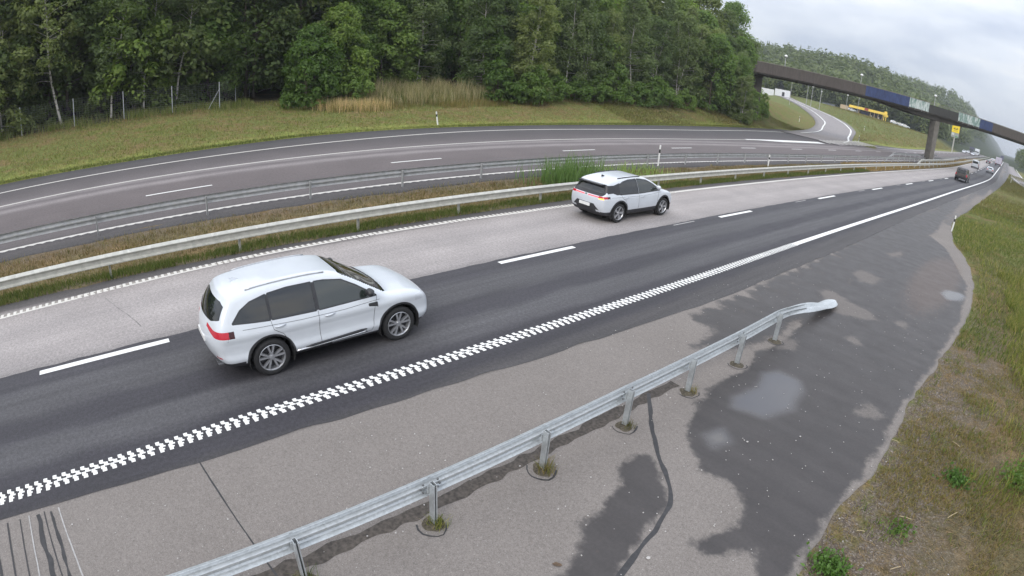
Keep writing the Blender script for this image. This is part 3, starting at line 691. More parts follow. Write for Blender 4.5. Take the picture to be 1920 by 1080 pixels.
for y in nposts[::2]:
    for dy, dz in ((-.10, .08), (.12, .08), (-.10, -.05), (.12, -.05), (-.14, .02), (.15, .0)):
        o = obj('bolt', bolt_me, nr); o.location = np.array([float(NX(y))-.048, y+dy, .60+dz])-off; o.rotation_euler = (0, math.pi/2, 0)
def terminal():
    """last beam: twists flat and runs down to the ground, rounded shovel end"""
    n = 26; L = len(WP); V = []; F = []
    for i in range(n):
        s = i/(n-1); y = 12.30+s*4.05; x = float(NX(y))-.055+.10*s; z = .60-.46*float(sm(.02, .95, s))
        tw = float(sm(.12, .78, s))*math.radians(84); ww = 1-.30*math.sin(math.pi*min(1, s*1.5))*(s < .67)
        if s > .67: ww = 1.0+.35*float(sm(.67, .85, s))
        if s > .90: ww *= math.sqrt(max(.02, 1-((s-.90)/.10)**2))
        fl = 1-.75*float(sm(.55, .9, s))
        for of_ in (0, .006):
            for d, h in WP:
                d2 = -(d*fl+of_); h2 = h*ww
                V.append((x+d2*math.cos(tw)-h2*math.sin(tw)*1.0+.0, y, z+h2*math.cos(tw)-d2*math.sin(tw)*1.0))
    for i in range(n-1):
        a, b = i*2*L, (i+1)*2*L
        for k in range(L-1): F.append((a+k, a+k+1, b+k+1, b+k)); F.append((a+L+k, b+L+k, b+L+k+1, a+L+k+1))
        F.append((a, b, b+L, a+L)); F.append((a+L-1, a+2*L-1, b+2*L-1, b+L-1))
    a = (n-1)*2*L
    for k in range(L-1): F.append((a+k, a+L+k, a+L+k+1, a+k+1))
    me = new_mesh('end_terminal', np.array(V)-off, F, M['galvanized'], True)
    return obj('end_terminal', me, nr)
tag(terminal(), 'end of the rail twisted flat and turned down to the asphalt')
# broken rings of asphalt and soil around the posts
soil_m = simple('post_soil', (.085,.072,.050), .95, var=.5, scale=22)
def soil_patch(x, y, r, i):
    n = 40; v = [(0, 0, .022)]; 
    for k in range(n):
        a = 2*math.pi*k/n; rr_ = r*(1+.22*float(vnoise(math.cos(a)*1.7+i*3, math.sin(a)*1.7, 5))); v.append((rr_*1.05*math.cos(a), rr_*.95*math.sin(a), .0))
    f = [(0, 1+k, 1+(k+1) % n) for k in range(n)]
    o = obj('post_hole', new_mesh('post_hole', np.array(v), f, soil_m, True), shoulder_o); o.location = (x, y, .0165)
    p = [(x+1.45*r*math.cos(a)*(1+.12*math.sin(3*a+i)), y+1.35*r*math.sin(a)*(1+.1*math.cos(2*a+i))) for a in np.linspace(-2.6+.3*(i % 3), .9, 12)]
    wiggle_strip('ring_crack', p, .022, .017, M['tar'], shoulder_o, .015, 4, 60+i, .6)
for i, y in enumerate(nposts[2:]): soil_patch(float(NX(y))+.05, y-.03, .155, i)

def long_rail(name, off_fn, ys, ztop, mat, sgn, post_off, label, zf=None, prof=KP, post_h=.70, yend=None, post_max=210):
    y0 = ys[0]; root = tag(empty(name, (float(off_fn(y0)+X0(y0)), y0, 0)), label, 'guard rail'); off = np.array(root.location)
    pmh = post_mesh(post_h, mat)
    P = lambda y, dx=0: np.array([float(off_fn(y)+X0(y))+dx, y, float(zf(y)) if zf else 0.0])
    for a, b in zip(ys[:-1], ys[1:]):
        obj('beam', beam_mesh('beam', P(a)+(0, -.02, ztop-.155)-off, P(b)+(0, .02, ztop-.155)-off, None, mat, sgn, prof), root)
    for y in ys:
        if y > post_max: break
        o = obj('post', pmh, root); o.location = P(y, post_off)-off; o.rotation_euler = (0, random.uniform(-.012, .012), random.uniform(-.04, .04))
    return root
my = -.16+4.0*np.arange(-2, 92)
long_rail('guard_rail', lambda y: np.interp(y, [-10, 30, 60, 130], [-4.66, -4.70, -4.9, -4.9])+0*y, my, .735, M['aged_zinc'], 1, -.06, 'cream-grey guard rail along the near edge of the grassy median')
fy = -.4+4.0*np.arange(-3, 92)
long_rail('guard_rail', lambda y: -8.42+0*y, fy, .735, M['dull_zinc'], -1, .06, 'grey guard rail along the far edge of the median, posts facing the camera', zf=ZL, prof=WP)
def short_rail(offs, y0, y1, label, mat, sgn):
    """a rail round the bridge pillar, its first length sloping up from the ground"""
    root = tag(empty('guard_rail', (float(X0(y0)+offs), y0, 0)), label, 'guard rail'); off = np.array(root.location)
    ys = np.arange(y0, y1+.1, 4.0)
    for i, (a, b) in enumerate(zip(ys[:-1], ys[1:])):
        za = .10 if i == 0 else .95; A = np.array([float(X0(a))+offs, a, za]); B = np.array([float(X0(b))+offs, b, .95])
        obj('beam', beam_mesh('beam', A-off, B-off, None, mat, sgn), root)
        o = obj('post', post_mesh(1.05, mat), root); o.location = (B[0]-.06*sgn-off[0], b-y0, 0)
short_rail(-5.75, 88, 136, 'raised pale guard rail wrapping the near side of the bridge pillar', M['aged_zinc'], 1)
short_rail(-9.35, 84, 132, 'raised pale guard rail wrapping the far side of the bridge pillar', M['dull_zinc'], -1)

# ------------------------------------------------------------------ delineators
wplastic = simple('white_plastic', (.74,.74,.72), .5, var=.06); bplastic = simple('black_plastic', (.02,.02,.022), .5)
refl = simple('reflector', (.62,.62,.60), .2, .3); 
def delineator(x, y, z, label, h=1.0, lean=(0, 0), s=.78):
    r = tag(empty('delineator_post', (x, y, z)), label, 'road marker', 'reflector posts along the road edges'); r.rotation_euler = (lean[0], lean[1], .4)
    tri = [(-.05*s, -.045*s), (.06*s, -.05*s), (.07*s, 0), (.06*s, .05*s), (-.05*s, .045*s)]
    MB().prism(tri, -.05, h*.62).build('lower_post', wplastic, r)
    MB().prism([(a*1.04, b*1.04) for a, b in tri], h*.62, h*.80).build('black_band', bplastic, r)
    MB().prism([(a*.98, b*.98) for a, b in tri], h*.80, h).build('upper_post', wplastic, r)
    MB().box((.06*s, -.025*s, h*.66), (.078*s, .025*s, h*.77)).build('reflector', refl, r)
delineator(9.02, 38.0, .0, 'white reflector post with black band at the edge of the near verge', 1.02, (0, .03))
delineator(-25.6, 24.8, gz(-25.6, 24.8), 'leaning white reflector post on the bank beyond the opposite carriageway', 1.05, (.02, -.16))
delineator(-8.35+float(X0(29.6)), 28.6, .25, 'dark-topped reflector post standing at the far median rail near the tall green reeds', 1.25)
delineator(-6.3, 41.9, .0, 'small white reflector post in the median grass between the two rails', .95)
delineator(-32.6, 116.6, gz(-32.6, 116.6), 'reflector post on the inner bend of the slip road', 1.2)
delineator(-25.6, 145.5, gz(-25.6, 145.5), 'reflector post on the outer bend of the slip road below the filling station', 1.25)
delineator(-17.9, 112.5, gz(-17.9, 112.5), 'reflector post at the nose of grass where the slip road meets the opposite carriageway', 1.25)
delineator(13.3, 136.0, 0, 'distant reflector post at the tip of the verge by the merging lane', 1.15)

# ------------------------------------------------------------------ wildlife fence at the wood's edge
fz = simple('fence_steel', (.42,.44,.45), .5, .3)
FP = [(-37.2,-14.5), (-36.6,-10.4), (-36.0,-6.26), (-36.4,-2.36), (-36.4,2.02), (-37.0,6.27), (-35.5,10.14), (-39.0,12.3), (-42.5,14.5)]
FP = [(-36.4,-14.5), (-36.2,-6.3), (-36.3,1.9), (-36.2,6.2), (-35.6,10.1), (-38.6,12.4), (-42.0,14.6)]
FP = [(-36.4,-14.5), (-36.2,-6.3), (-36.35,-1.9), (-36.2,2.2), (-36.0,6.2), (-35.6,10.1), (-38.6,12.2), (-42.0,14.4)]
fen = tag(empty('wildlife_fence', (FP[0][0], FP[0][1], gz(*FP[0]))), 'tall wire wildlife fence on grey posts in front of the dark wood', 'fence'); fo = np.array(fen.location)
FH = 2.15; wire = MB()
for i, (x, y) in enumerate(FP):
    z = gz(x, y); MB().tube([(0, 0, -.2), (0, 0, FH)], .036, 8).build('post', fz, fen, np.array([x, y, z])-fo)
    if i == 5: MB().tube([(.05, -.05, FH*.7), (.15, -1.0, 0)], .018, 6).build('brace', fz, fen, np.array([x, y, z])-fo)
    if i+1 < len(FP):
        x2, y2 = FP[i+1]; z2 = gz(x2, y2); A = np.array([x, y, z])-fo; B = np.array([x2, y2, z2])-fo
        for h in np.linspace(.08, FH-.08, 13): wire.tube([A+(0, 0, h), B+(0, 0, h)], .0024, 3, False)
        for t in np.linspace(0, 1, int(np.linalg.norm(B-A)/.22)): p = A+(B-A)*t; wire.tube([p+(0, 0, .05), p+(0, 0, FH-.05)], .0014, 3, False)
tag(wire.build('wire_mesh', fz, fen), kind='stuff')

# ------------------------------------------------------------------ bridge with screens across the motorway
bconc = simple('bridge_concrete', (.085,.077,.068), .85, var=.22, scale=.7); bconc2 = simple('pillar_concrete', (.16,.148,.130), .85, var=.25, scale=1.2)
def panel_mat(name, c, rough=.5, stripes=0.0, spec=.5):
    k = NM(name); P = k.pos(); n = k.noise(k.vscale(P, (2, 2, .35)), 2.2, 6, .65); k.set(k.mix(1, (*c, 1), k.ramp(n, [(.25, 1-stripes), (.75, 1+stripes)]), 'MULTIPLY'), rough, 0, spec); M[name] = k.m; return k.m
brown = panel_mat('brown_panel', (.072,.060,.053), .7, .3); blue = panel_mat('blue_panel', (.028,.045,.125), .45, .6); black_p = panel_mat('black_panel', (.035,.034,.032), .6, .2)
def glass_mat():
    k = NM('screen_glass'); P = k.pos(); n = k.noise(k.vscale(P, (1.6, 1.6, .4)), 1.7, 6, .75)
    k.set(k.mix(k.rng(n, .40, .62, 0, 1), (.16,.28,.24), (.72,.78,.77)), .14, 0, .6); k.b.inputs['Transmission Weight'].default_value = .25; M['screen_glass'] = k.m
glass_mat()
bx0, by0 = -28.4, 83.6; bdir = np.array([1, 1, 0])/math.sqrt(2); bang = math.pi/4
br = tag(empty('footbridge', (bx0, by0, 0), bang), 'long brown bridge with blue and glass screens crossing high over the motorway', 'bridge')
BL = 110.0            # local x runs along the bridge; local y to the far side
WB = 8.0
def bx_of_world(X): return (X-bx0)*math.sqrt(2)
MB().box((0, 0.15, 8.52), (BL, WB, 8.72)).build('deck', bconc, br)
for gy in (1.0, 5.6):          # girders, deeper over the pillar
    g0, g1, gp = 0.0, BL, bx_of_world(-2.2); xs = [g0, gp-12, gp-4, gp+4, gp+12, g1]; zb = [8.4, 8.38, 7.75, 7.75, 8.38, 8.4]
    v = [(x, y_, z_) for x, zz in zip(xs, zb) for y_ in (gy, gy+.8) for z_ in (zz, 8.52)]
    f = [q for i in range(5) for q in ((4*i, 4*i+4, 4*i+5, 4*i+1), (4*i+2, 4*i+3, 4*i+7, 4*i+6), (4*i, 4*i+2, 4*i+6, 4*i+4))]
    MB().add(v, f).build('girder', bconc, br)
# (start X, end X, material)
segs = [(-28.4,-14.2,'brown_panel',2.6), (-14.2,-7.6,'blue_panel',2.33), (-7.6,-4.4,'screen_glass',1.51), (-4.4,.75,'black_panel',2.43), (.75,4.75,'screen_glass',1.41), (4.75,7.3,'blue_panel',1.8), (7.3,45,'brown_panel',2.6)]
ztop = 10.42
for a, c, mt, wd in segs:
    s0, s1 = bx_of_world(a), bx_of_world(c); n = max(1, round((s1-s0)/wd)); e = np.linspace(s0, s1, n+1)
    z0 = 8.72 if mt != 'screen_glass' else 8.80
    me = MB().box((.012, -.06, z0), ((s1-s0)/n-.012, 0.02, ztop-.02 if mt != 'black_panel' else ztop-.25)).mesh('screen_panel', M[mt])
    for q in e[:-1]:
        o = obj('screen_panel', me, br); o.location = (q, 0.0, 0)
    if mt == 'screen_glass':
        pmm = MB().box((-.03, .03, 8.5), (.03, .11, ztop)).mesh('screen_post', simple('screen_post', (.30,.31,.31), .5, .4))
        for q in e: o = obj('screen_post', pmm, br); o.location = (q, 0, 0)
MB().box((0, -.12, ztop), (BL, .10, ztop+.09)).build('coping', simple('coping', (.20,.185,.16), .7, var=.15, scale=1), br)
MB().box((0, WB-.1, 8.72), (BL, WB, 10.2)).build('far_screen', brown, br)
def pillar(X):
    s = bx_of_world(X); a, w_ = .56, 2.6
    pts0 = [(-a, 1.2), (a, 1.2), (a+.0, 1.2+w_), (-a, 1.2+w_)]
    pm_ = MB()
    lo = [(-a, -.8), (a, -.8), (a+.1, -.65), (a+.1, .65), (a, .8), (-a, .8), (-a-.1, .65), (-a-.1, -.65)]
    n = 8; v = [(p[0]*k, p[1], z) for z, k in ((0, .86), (4, .92), (7.75, 1.0)) for p in lo]
    f = [tuple(range(7, -1, -1)), tuple(range(16, 24))]+[(r*8+i, r*8+(i+1) % 8, r*8+8+(i+1) % 8, r*8+8+i) for r in (0, 1) for i in range(8)]
    o = pm_.add(v, f).build('pillar', bconc2, br); o.location = (s, 1.6, -.1); o.rotation_euler = (0, 0, .15)
    return o
pillar(-2.2)
MB().box((0, 3.2, 1.5), (2.4, WB-.4, 8.38)).build('abutment', bconc, br)

def lamp_post(x, y, z0, ztop_, label, grp, head=.0, arm=0.0, globe=True, r=.06):
    t = tag(empty('street_lamp', (x, y, z0)), label, 'street lamp', grp); h = ztop_-z0
    MB().tube([(0, 0, 0), (0, 0, h)], [r*1.3, r*.8], 8).build('pole', M['dull_zinc'], t)
    if globe: MB().lathe([(.0, h+.42), (.20, h+.36), (.32, h+.18), (.32, h+.08), (.18, h-.02), (.06, h-.05)], 12).build('lamp_head', wplastic, t, smooth=True)
    else: MB().box((-.15, -.9, h-.02), (.15, .15, h+.12), .05).build('lamp_head', M['dull_zinc'], t)
    return t
def on_bridge(X, oy): 
    s = bx_of_world(X); return (bx0+s*math.cos(bang)-oy*math.sin(bang), by0+s*math.sin(bang)+oy*math.cos(bang))
for X, zt, lb in ((-22.9, 12.5, 'lamp post rising over the brown end of the bridge near the wood'), (-12.0, 12.3, 'lamp post rising over the first blue screens of the bridge'), (.4, 12.3, 'lamp post rising over the bridge above its pillar')):
    p = on_bridge(X, WB-.5); lamp_post(p[0], p[1], 8.72, zt, lb, 'lamp posts on the bridge', globe=True, r=.07)
GL = 'lamp posts around the filling station'
for x, y, zt, lb, gl in ((-55.7,167,10.9,'globe lamp nearest the parked white lorry by the slip road',True), (-51.3,174,10.4,'globe lamp standing between two taller lamp posts by the slip road',True), (-54.0,177,11.4,'tall straight lamp post close left of a globe lamp by the slip road',False), (-50.4,180,11.2,'tall straight lamp post close right of a globe lamp by the slip road',False), (-47.9,202,10.7,'globe lamp left of the filling station',True), (-45.2,208,11.9,'tall lamp post behind the tan end of the filling station',False), (-62,214,10.4,'globe lamp beside the grey shed by the filling station',True)):
    lamp_post(x, y, gz(x, y)-.1, zt, lb, GL, globe=gl, r=.08)

# ------------------------------------------------------------------ filling station, price sign
ang = math.atan2(263.7-259.2, -46.4+64.0)
st = tag(empty('filling_station', (-66.5, 257.5, 4.15), ang), 'filling station with a long bright yellow canopy above the grass bank', 'filling station')
yel = simple('yellow_fascia', (.88,.62,.10), .45, var=.05); cream = simple('station_wall', (.52,.40,.27), .7, var=.1); dglass = simple('shop_glass', (.04,.045,.05), .1); sblue = simple('shop_blue', (.03,.05,.25), .4)
MB().box((3.5, -1.5, 3.2), (21.2, 9, 4.3)).build('canopy', yel, st); MB().box((10.6, -1.56, 3.30), (12.4, -1.5, 4.36)).build('canopy_emblem', simple('emblem_red', (.35,.06,.05), .5), st)
MB().box((-.6, 0, -1), (3.2, 9, 3.6)).build('end_wall', cream, st); MB().box((3.2, 6.2, -1), (20.2, 6.6, 3.3)).build('shop_front', dglass, st)
for x in (4.4, 8.2, 13.6, 15.4, 17.2, 19.2): MB().box((x-.16, -.2, -1), (x+.16, .15, 3.35)).build('column', cream, st)
MB().box((9.2, 3.5, 0), (12.6, 4.3, 2.5)).build('blue_screen', sblue, st)
for x in (6.0, 14.2, 17.6): MB().box((x-.3, 1.6, -.5), (x+.3, 2.3, 1.7)).build('fuel_pump', wplastic, st)
py = tag(empty('station_pylon', (-46.6, 261.5, 3.6)), 'small yellow pylon at the end of the filling station canopy', 'pylon')
MB().box((-.55, -.2, 0), (-.25, .2, 5.0)).build('leg', yel, py); MB().box((.45, -.2, 0), (.75, .2, 4.6)).build('leg', yel, py); MB().box((-.85, -.25, 3.2), (1.5, .25, 4.0)).build('crossbar', yel, py); MB().box((-.4, -.2, 4.6), (.8, .2, 5.5)).build('head', yel, py)
sh = tag(empty('shed', (-74.0, 252, 5.3), ang), 'low blue-grey shed left of the filling station', 'shed'); MB().box((0, 0, -.8), (5.6, 4, 1.5)).build('wall', simple('shed_grey', (.18,.20,.24), .6), sh); MB().box((-.2, -.2, 1.5), (5.8, 4.2, 1.7)).build('roof', simple('shed_roof', (.10,.11,.13), .6), sh)
ps = tag(empty('price_sign', (-10.55, 228.9, gz(-10.5, 228.9)), .05), 'tall yellow price sign with grey lower panels on one post beside the bridge pillar', 'sign')
sz = -ps.location.z
MB().box((-.22, -.1, -1), (.22, .12, 6.0+sz)).build('post', M['aged_zinc'], ps)
MB().box((-1.5, -.22, 5.85+sz), (1.5, .22, 7.58+sz)).build('lower_panel', simple('sign_grey', (.33,.36,.34), .5, var=.2, scale=1.5), ps); MB().box((-1.5, -.25, 7.6+sz), (1.5, .25, 10.35+sz)).build('upper_panel', simple('sign_yellow', (.86,.64,.015), .45, var=.03), ps)
for i, (x0_, x1_, z0_, z1_) in enumerate([(-.85,-.35,8.75,9.05), (-.55,-.25,8.85,9.4), (-.15,.2,8.75,9.0), (.3,.55,8.7,9.45), (.3,.85,9.0,9.2), (-.8,.8,8.2,8.28)]):
    MB().box((x0_, -.262-.003*i, z0_+sz), (x1_, -.25, z1_+sz)).build('lettering', bplastic, ps)
MB().box((-1.3, -.235, 6.6+sz), (-.3, -.22, 7.4+sz)).build('lettering', simple('sign_pale', (.6,.62,.6), .5), ps); MB().box((.2, -.235, 6.0+sz), (1.3, -.22, 6.4+sz)).build('lettering', simple('sign_green', (.10,.28,.10), .5), ps)

# ------------------------------------------------------------------ vehicles
def car_paint(name, c, rough=.28):
    k = NM(name); n = k.noise(k.obj(), 2.5, 4); k.set(k.mix(1, (*c, 1), k.ramp(n, [(.3, .96), (.7, 1.03)]), 'MULTIPLY'), rough, 0, .5)
    k.b.inputs['Coat Weight'].default_value = .6; k.b.inputs['Coat Roughness'].default_value = .05; M[name] = k.m; return k.m
car_paint('paint_white', (.57,.60,.635)); car_paint('paint_pearl', (.575,.605,.645)); car_paint('paint_brown', (.07,.06,.055)); car_paint('paint_dark', (.03,.032,.04)); car_paint('paint_grey', (.35,.36,.40)); car_paint('paint_red', (.25,.03,.03)); car_paint('paint_blue', (.04,.07,.20))
def auto_glass():
    k = NM('auto_glass'); k.set((.010,.012,.013), .02, 0, .8); M['auto_glass'] = k.m
    k = NM('clear_auto_glass'); k.set((.022,.028,.026), .02, 0, .9); M['clear_auto_glass'] = k.m
auto_glass()
simple('trim_black', (.022,.022,.025), .42, var=.1); simple('cladding', (.035,.035,.04), .6, var=.1); simple('rubber', (.018,.018,.019), .8, var=.15); simple('rim_silver', (.50,.51,.53), .3, .7, var=.1); simple('rim_dark', (.05,.05,.055), .4, .4); simple('chrome', (.7,.71,.73), .15, .9, var=.03)
simple('lamp_amber', (.75,.28,.04), .2, var=.05); simple('headlamp', (.65,.68,.72), .08, .2, var=.05); simple('plate', (.78,.78,.76), .4, var=.05); simple('lamp_smoke', (.05,.012,.015), .12, var=.1)
def red_lamp(name, base, em):
    k = NM(name); k.set(base, .15, 0, .6); k.b.inputs['Emission Color'].default_value = (1.0, .06, .09, 1); k.b.inputs['Emission Strength'].default_value = em; M[name] = k.m
red_lamp('lamp_red', (.38,.015,.03), .08); red_lamp('lamp_red_lit', (.7,.10,.10), .8)
def lit_amber():
    k = NM('lamp_amber_lit'); k.set((.8,.35,.06), .2); k.b.inputs['Emission Color'].default_value = (1, .55, .1, 1); k.b.inputs['Emission Strength'].default_value = 1.1; M['lamp_amber_lit'] = k.m
lit_amber()

def smooth_poly(pts, n=10):
    """closed Catmull-Rom through pts; a point (x, z, 1) is a sharp corner"""
    P = [(p[0], p[1]) for p in pts]; c = [len(p) > 2 for p in pts]; N = len(P); out_ = []
    for i in range(N):
        p0, p1, p2, p3 = (np.array(P[(i+k) % N]) for k in (-1, 0, 1, 2))
        m1 = (p2-p0)/2 if not c[i] else (p2-p1); m2 = (p3-p1)/2 if not c[(i+1) % N] else (p2-p1)
        l = np.linalg.norm(p2-p1); 
        for m in (m1, m2):
            q = np.linalg.norm(m)
            if q > l*1.0: m *= l*1.0/q
        for k in range(n):
            t = k/n; out_.append((2*t**3-3*t**2+1)*p1+(t**3-2*t**2+t)*m1+(-2*t**3+3*t**2)*p2+(t**3-t**2)*m2)
    return np.array(out_)
class Body:
    def __init__(s, side, prof, plan, bow=(.07, .07), k=.11):
        s.poly = smooth_poly(side, 6); s.k = k; s.bow = bow
        s.x0, s.x1, s.z0, s.z1 = s.poly[:, 0].min()-.4, s.poly[:, 0].max()+.4, -.2, s.poly[:, 1].max()+.4
        s.h = .015; s.gx = np.arange(s.x0, s.x1, s.h); s.gz = np.arange(s.z0, s.z1, s.h)
        X, Z = np.meshgrid(s.gx, s.gz, indexing='ij'); s.g = -sdpoly(X, Z, s.poly)
        s.prof = spl([p[0] for p in prof], [p[1] for p in prof]); s.plan = spl([p[0] for p in plan], [p[1] for p in plan])
        s.xm = (s.poly[:, 0].min()+s.poly[:, 0].max())/2
    def side(s, x, z):
        fx = np.clip((x-s.x0)/s.h, 0, len(s.gx)-1.001); fz = np.clip((z-s.z0)/s.h, 0, len(s.gz)-1.001)
        i = fx.astype(int); j = fz.astype(int); a = fx-i; b = fz-j
        return (s.g[i, j]*(1-a)+s.g[i+1, j]*a)*(1-b)+(s.g[i, j+1]*(1-a)+s.g[i+1, j+1]*a)*b
    def F(s, x, y, z):
        ay = np.abs(y); t = np.clip((x-s.xm)/1.2, -1, 1); bow = np.where(t > 0, s.bow[0]*t, s.bow[1]*t)*ay**2*1.2
        a = s.side(x+bow, z); b = ay-s.prof(z)*s.plan(x)
        h = np.maximum(s.k-np.abs(a-b), 0)/s.k
        return np.maximum(a, b)+h*h*s.k*.25
    def solve(s, O, D, tmax=3.2):
        lo = np.zeros(len(O)); hi = np.full(len(O), tmax)
        for _ in range(34):
            m = (lo+hi)/2; P = O+D*m[:, None]; f = s.F(P[:, 0], P[:, 1], P[:, 2]) < 0
            lo = np.where(f, m, lo); hi = np.where(f, hi, m)
        return O+D*lo[:, None]
    def surf(s, nmid, nend, nphi, ra=.6, zc=.78):
        xa, xb = s.poly[:, 0].min()+ra, s.poly[:, 0].max()-ra
        st = [(xa, -math.pi/2+.004+(math.pi/2-.004)*i/nend) for i in range(nend)]+[(xa+(xb-xa)*i/nmid, 0.0) for i in range(nmid+1)]+[(xb, (math.pi/2-.004)*(i+1)/nend) for i in range(nend)]
        ph = np.linspace(0, 2*math.pi, nphi, endpoint=False); st = np.array(st)
        xx = st[:, 0][:, None]+0*ph; ps = st[:, 1][:, None]+0*ph; PH = ph[None, :]+0*xx
        O = np.stack([xx, 0*xx, zc+0*xx], -1).reshape(-1, 3); D = np.stack([np.sin(ps), np.cos(ps)*np.cos(PH), np.cos(ps)*np.sin(PH)], -1).reshape(-1, 3)
        V = s.solve(O, D); n, m = xx.shape
        return V, n, m
    def ypos(s, x, z, sgn):
        """side surface point at (x, z)"""
        x = np.atleast_1d(np.asarray(x, float)); z = np.atleast_1d(np.asarray(z, float))
        P = s.solve(np.stack([x, 0*x, z], -1), np.tile([0, float(sgn), 0], (len(x), 1)).astype(float)); return P
    def normals(s, V):
        e = .004; n = np.stack([s.F(V[:, 0]+e, V[:, 1], V[:, 2])-s.F(V[:, 0]-e, V[:, 1], V[:, 2]), s.F(V[:, 0], V[:, 1]+e, V[:, 2])-s.F(V[:, 0], V[:, 1]-e, V[:, 2]), s.F(V[:, 0], V[:, 1], V[:, 2]+e)-s.F(V[:, 0], V[:, 1], V[:, 2]-e)], -1)
        return n/(np.linalg.norm(n, axis=1)[:, None]+1e-9)

def wheel_meshes(r, wd, nsp, style):
    """axis along y, outer face towards +y"""
    t = MB().lathe([(r*.70, -wd/2+.02), (r*.76, -wd/2), (r*.93, -wd/2+.005), (r, -wd/2+.03), (r, wd/2-.03), (r*.93, wd/2-.005), (r*.76, wd/2), (r*.70, wd/2-.02), (r*.70, -wd/2+.02)], 44, 'y').mesh('tyre', M['rubber'], True)
    b = MB(); b.lathe([(r*.72, -wd/2+.03), (r*.72, wd/2-.012), (r*.695, wd/2-.006), (r*.66, wd/2-.03), (r*.64, 0)], 44, 'y')
    b.lathe([(0, wd/2-.022), (r*.13, wd/2-.024), (r*.17, wd/2-.05), (r*.17, 0)], 20, 'y')
    for k in range(nsp):
        a = 2*math.pi*k/nsp+.3
        for da in ((-.17, .17) if style == 'twin' else (0,)):
            wi, wo = (.017, .021) if style == 'twin' else (.030, .05)
            ca, sa = math.cos(a+da*.55), math.sin(a+da*.55); cb, sb = math.cos(a+da*1.35), math.sin(a+da*1.35)
            p0 = np.array([ca*r*.12, wd/2-.03, sa*r*.12]); p1 = np.array([cb*r*.675, wd/2-.02, sb*r*.675]); n0 = np.array([-sa, 0, ca]); n1 = np.array([-sb, 0, cb])
            if style == 'turbine': p1 = np.array([math.cos(a+.35)*r*.675, wd/2-.02, math.sin(a+.35)*r*.675])
            v = [p0-n0*wi, p0+n0*wi, p1+n1*wo, p1-n1*wo]; v += [q-(0, .05, 0) for q in v]
            b.add(v, [(0, 1, 2, 3), (7, 6, 5, 4), (0, 4, 5, 1), (1, 5, 6, 2), (2, 6, 7, 3), (3, 7, 4, 0)])
    rim = b.mesh('rim', M['rim_silver'])
    d = MB().lathe([(0, .0), (r*.67, 0.0), (r*.67, -.05)], 32, 'y').mesh('brake_disc', M['rim_dark'])
    return t, rim, d

def cut_faces(V, N, F, fields):
    """split faces exactly along the zero lines of the fields"""
    V = [tuple(p) for p in V.tolist()]; N = [tuple(p) for p in N.tolist()]
    for fn, sel in fields:
        A = np.array(V); d = fn(A); d = np.where(np.abs(d) < 1e-5, 1e-5, d); ok = sel(A); cache = {}; out_ = []
        pos = (d > 0).tolist(); okl = ok.tolist()
        for f in F:
            sgn = [pos[q] for q in f]
            if all(sgn) or not any(sgn) or not all(okl[q] for q in f): out_.append(f); continue
            P = []; Q = []
            for a, b in zip(f, f[1:]+f[:1]):
                (P if pos[a] else Q).append(a)
                if pos[a] != pos[b]:
                    key = (min(a, b), max(a, b))
                    if key not in cache:
                        t = d[a]/(d[a]-d[b]); cache[key] = len(V)
                        V.append(tuple(V[a][k]+t*(V[b][k]-V[a][k]) for k in range(3))); nn = np.array(N[a])*(1-t)+np.array(N[b])*t; N.append(tuple((nn/np.linalg.norm(nn)).tolist()))
                    P.append(cache[key]); Q.append(cache[key])
            if len(P) > 2: out_.append(tuple(P))
            if len(Q) > 2: out_.append(tuple(Q))
        F = out_
    return np.array(V), np.array(N), F

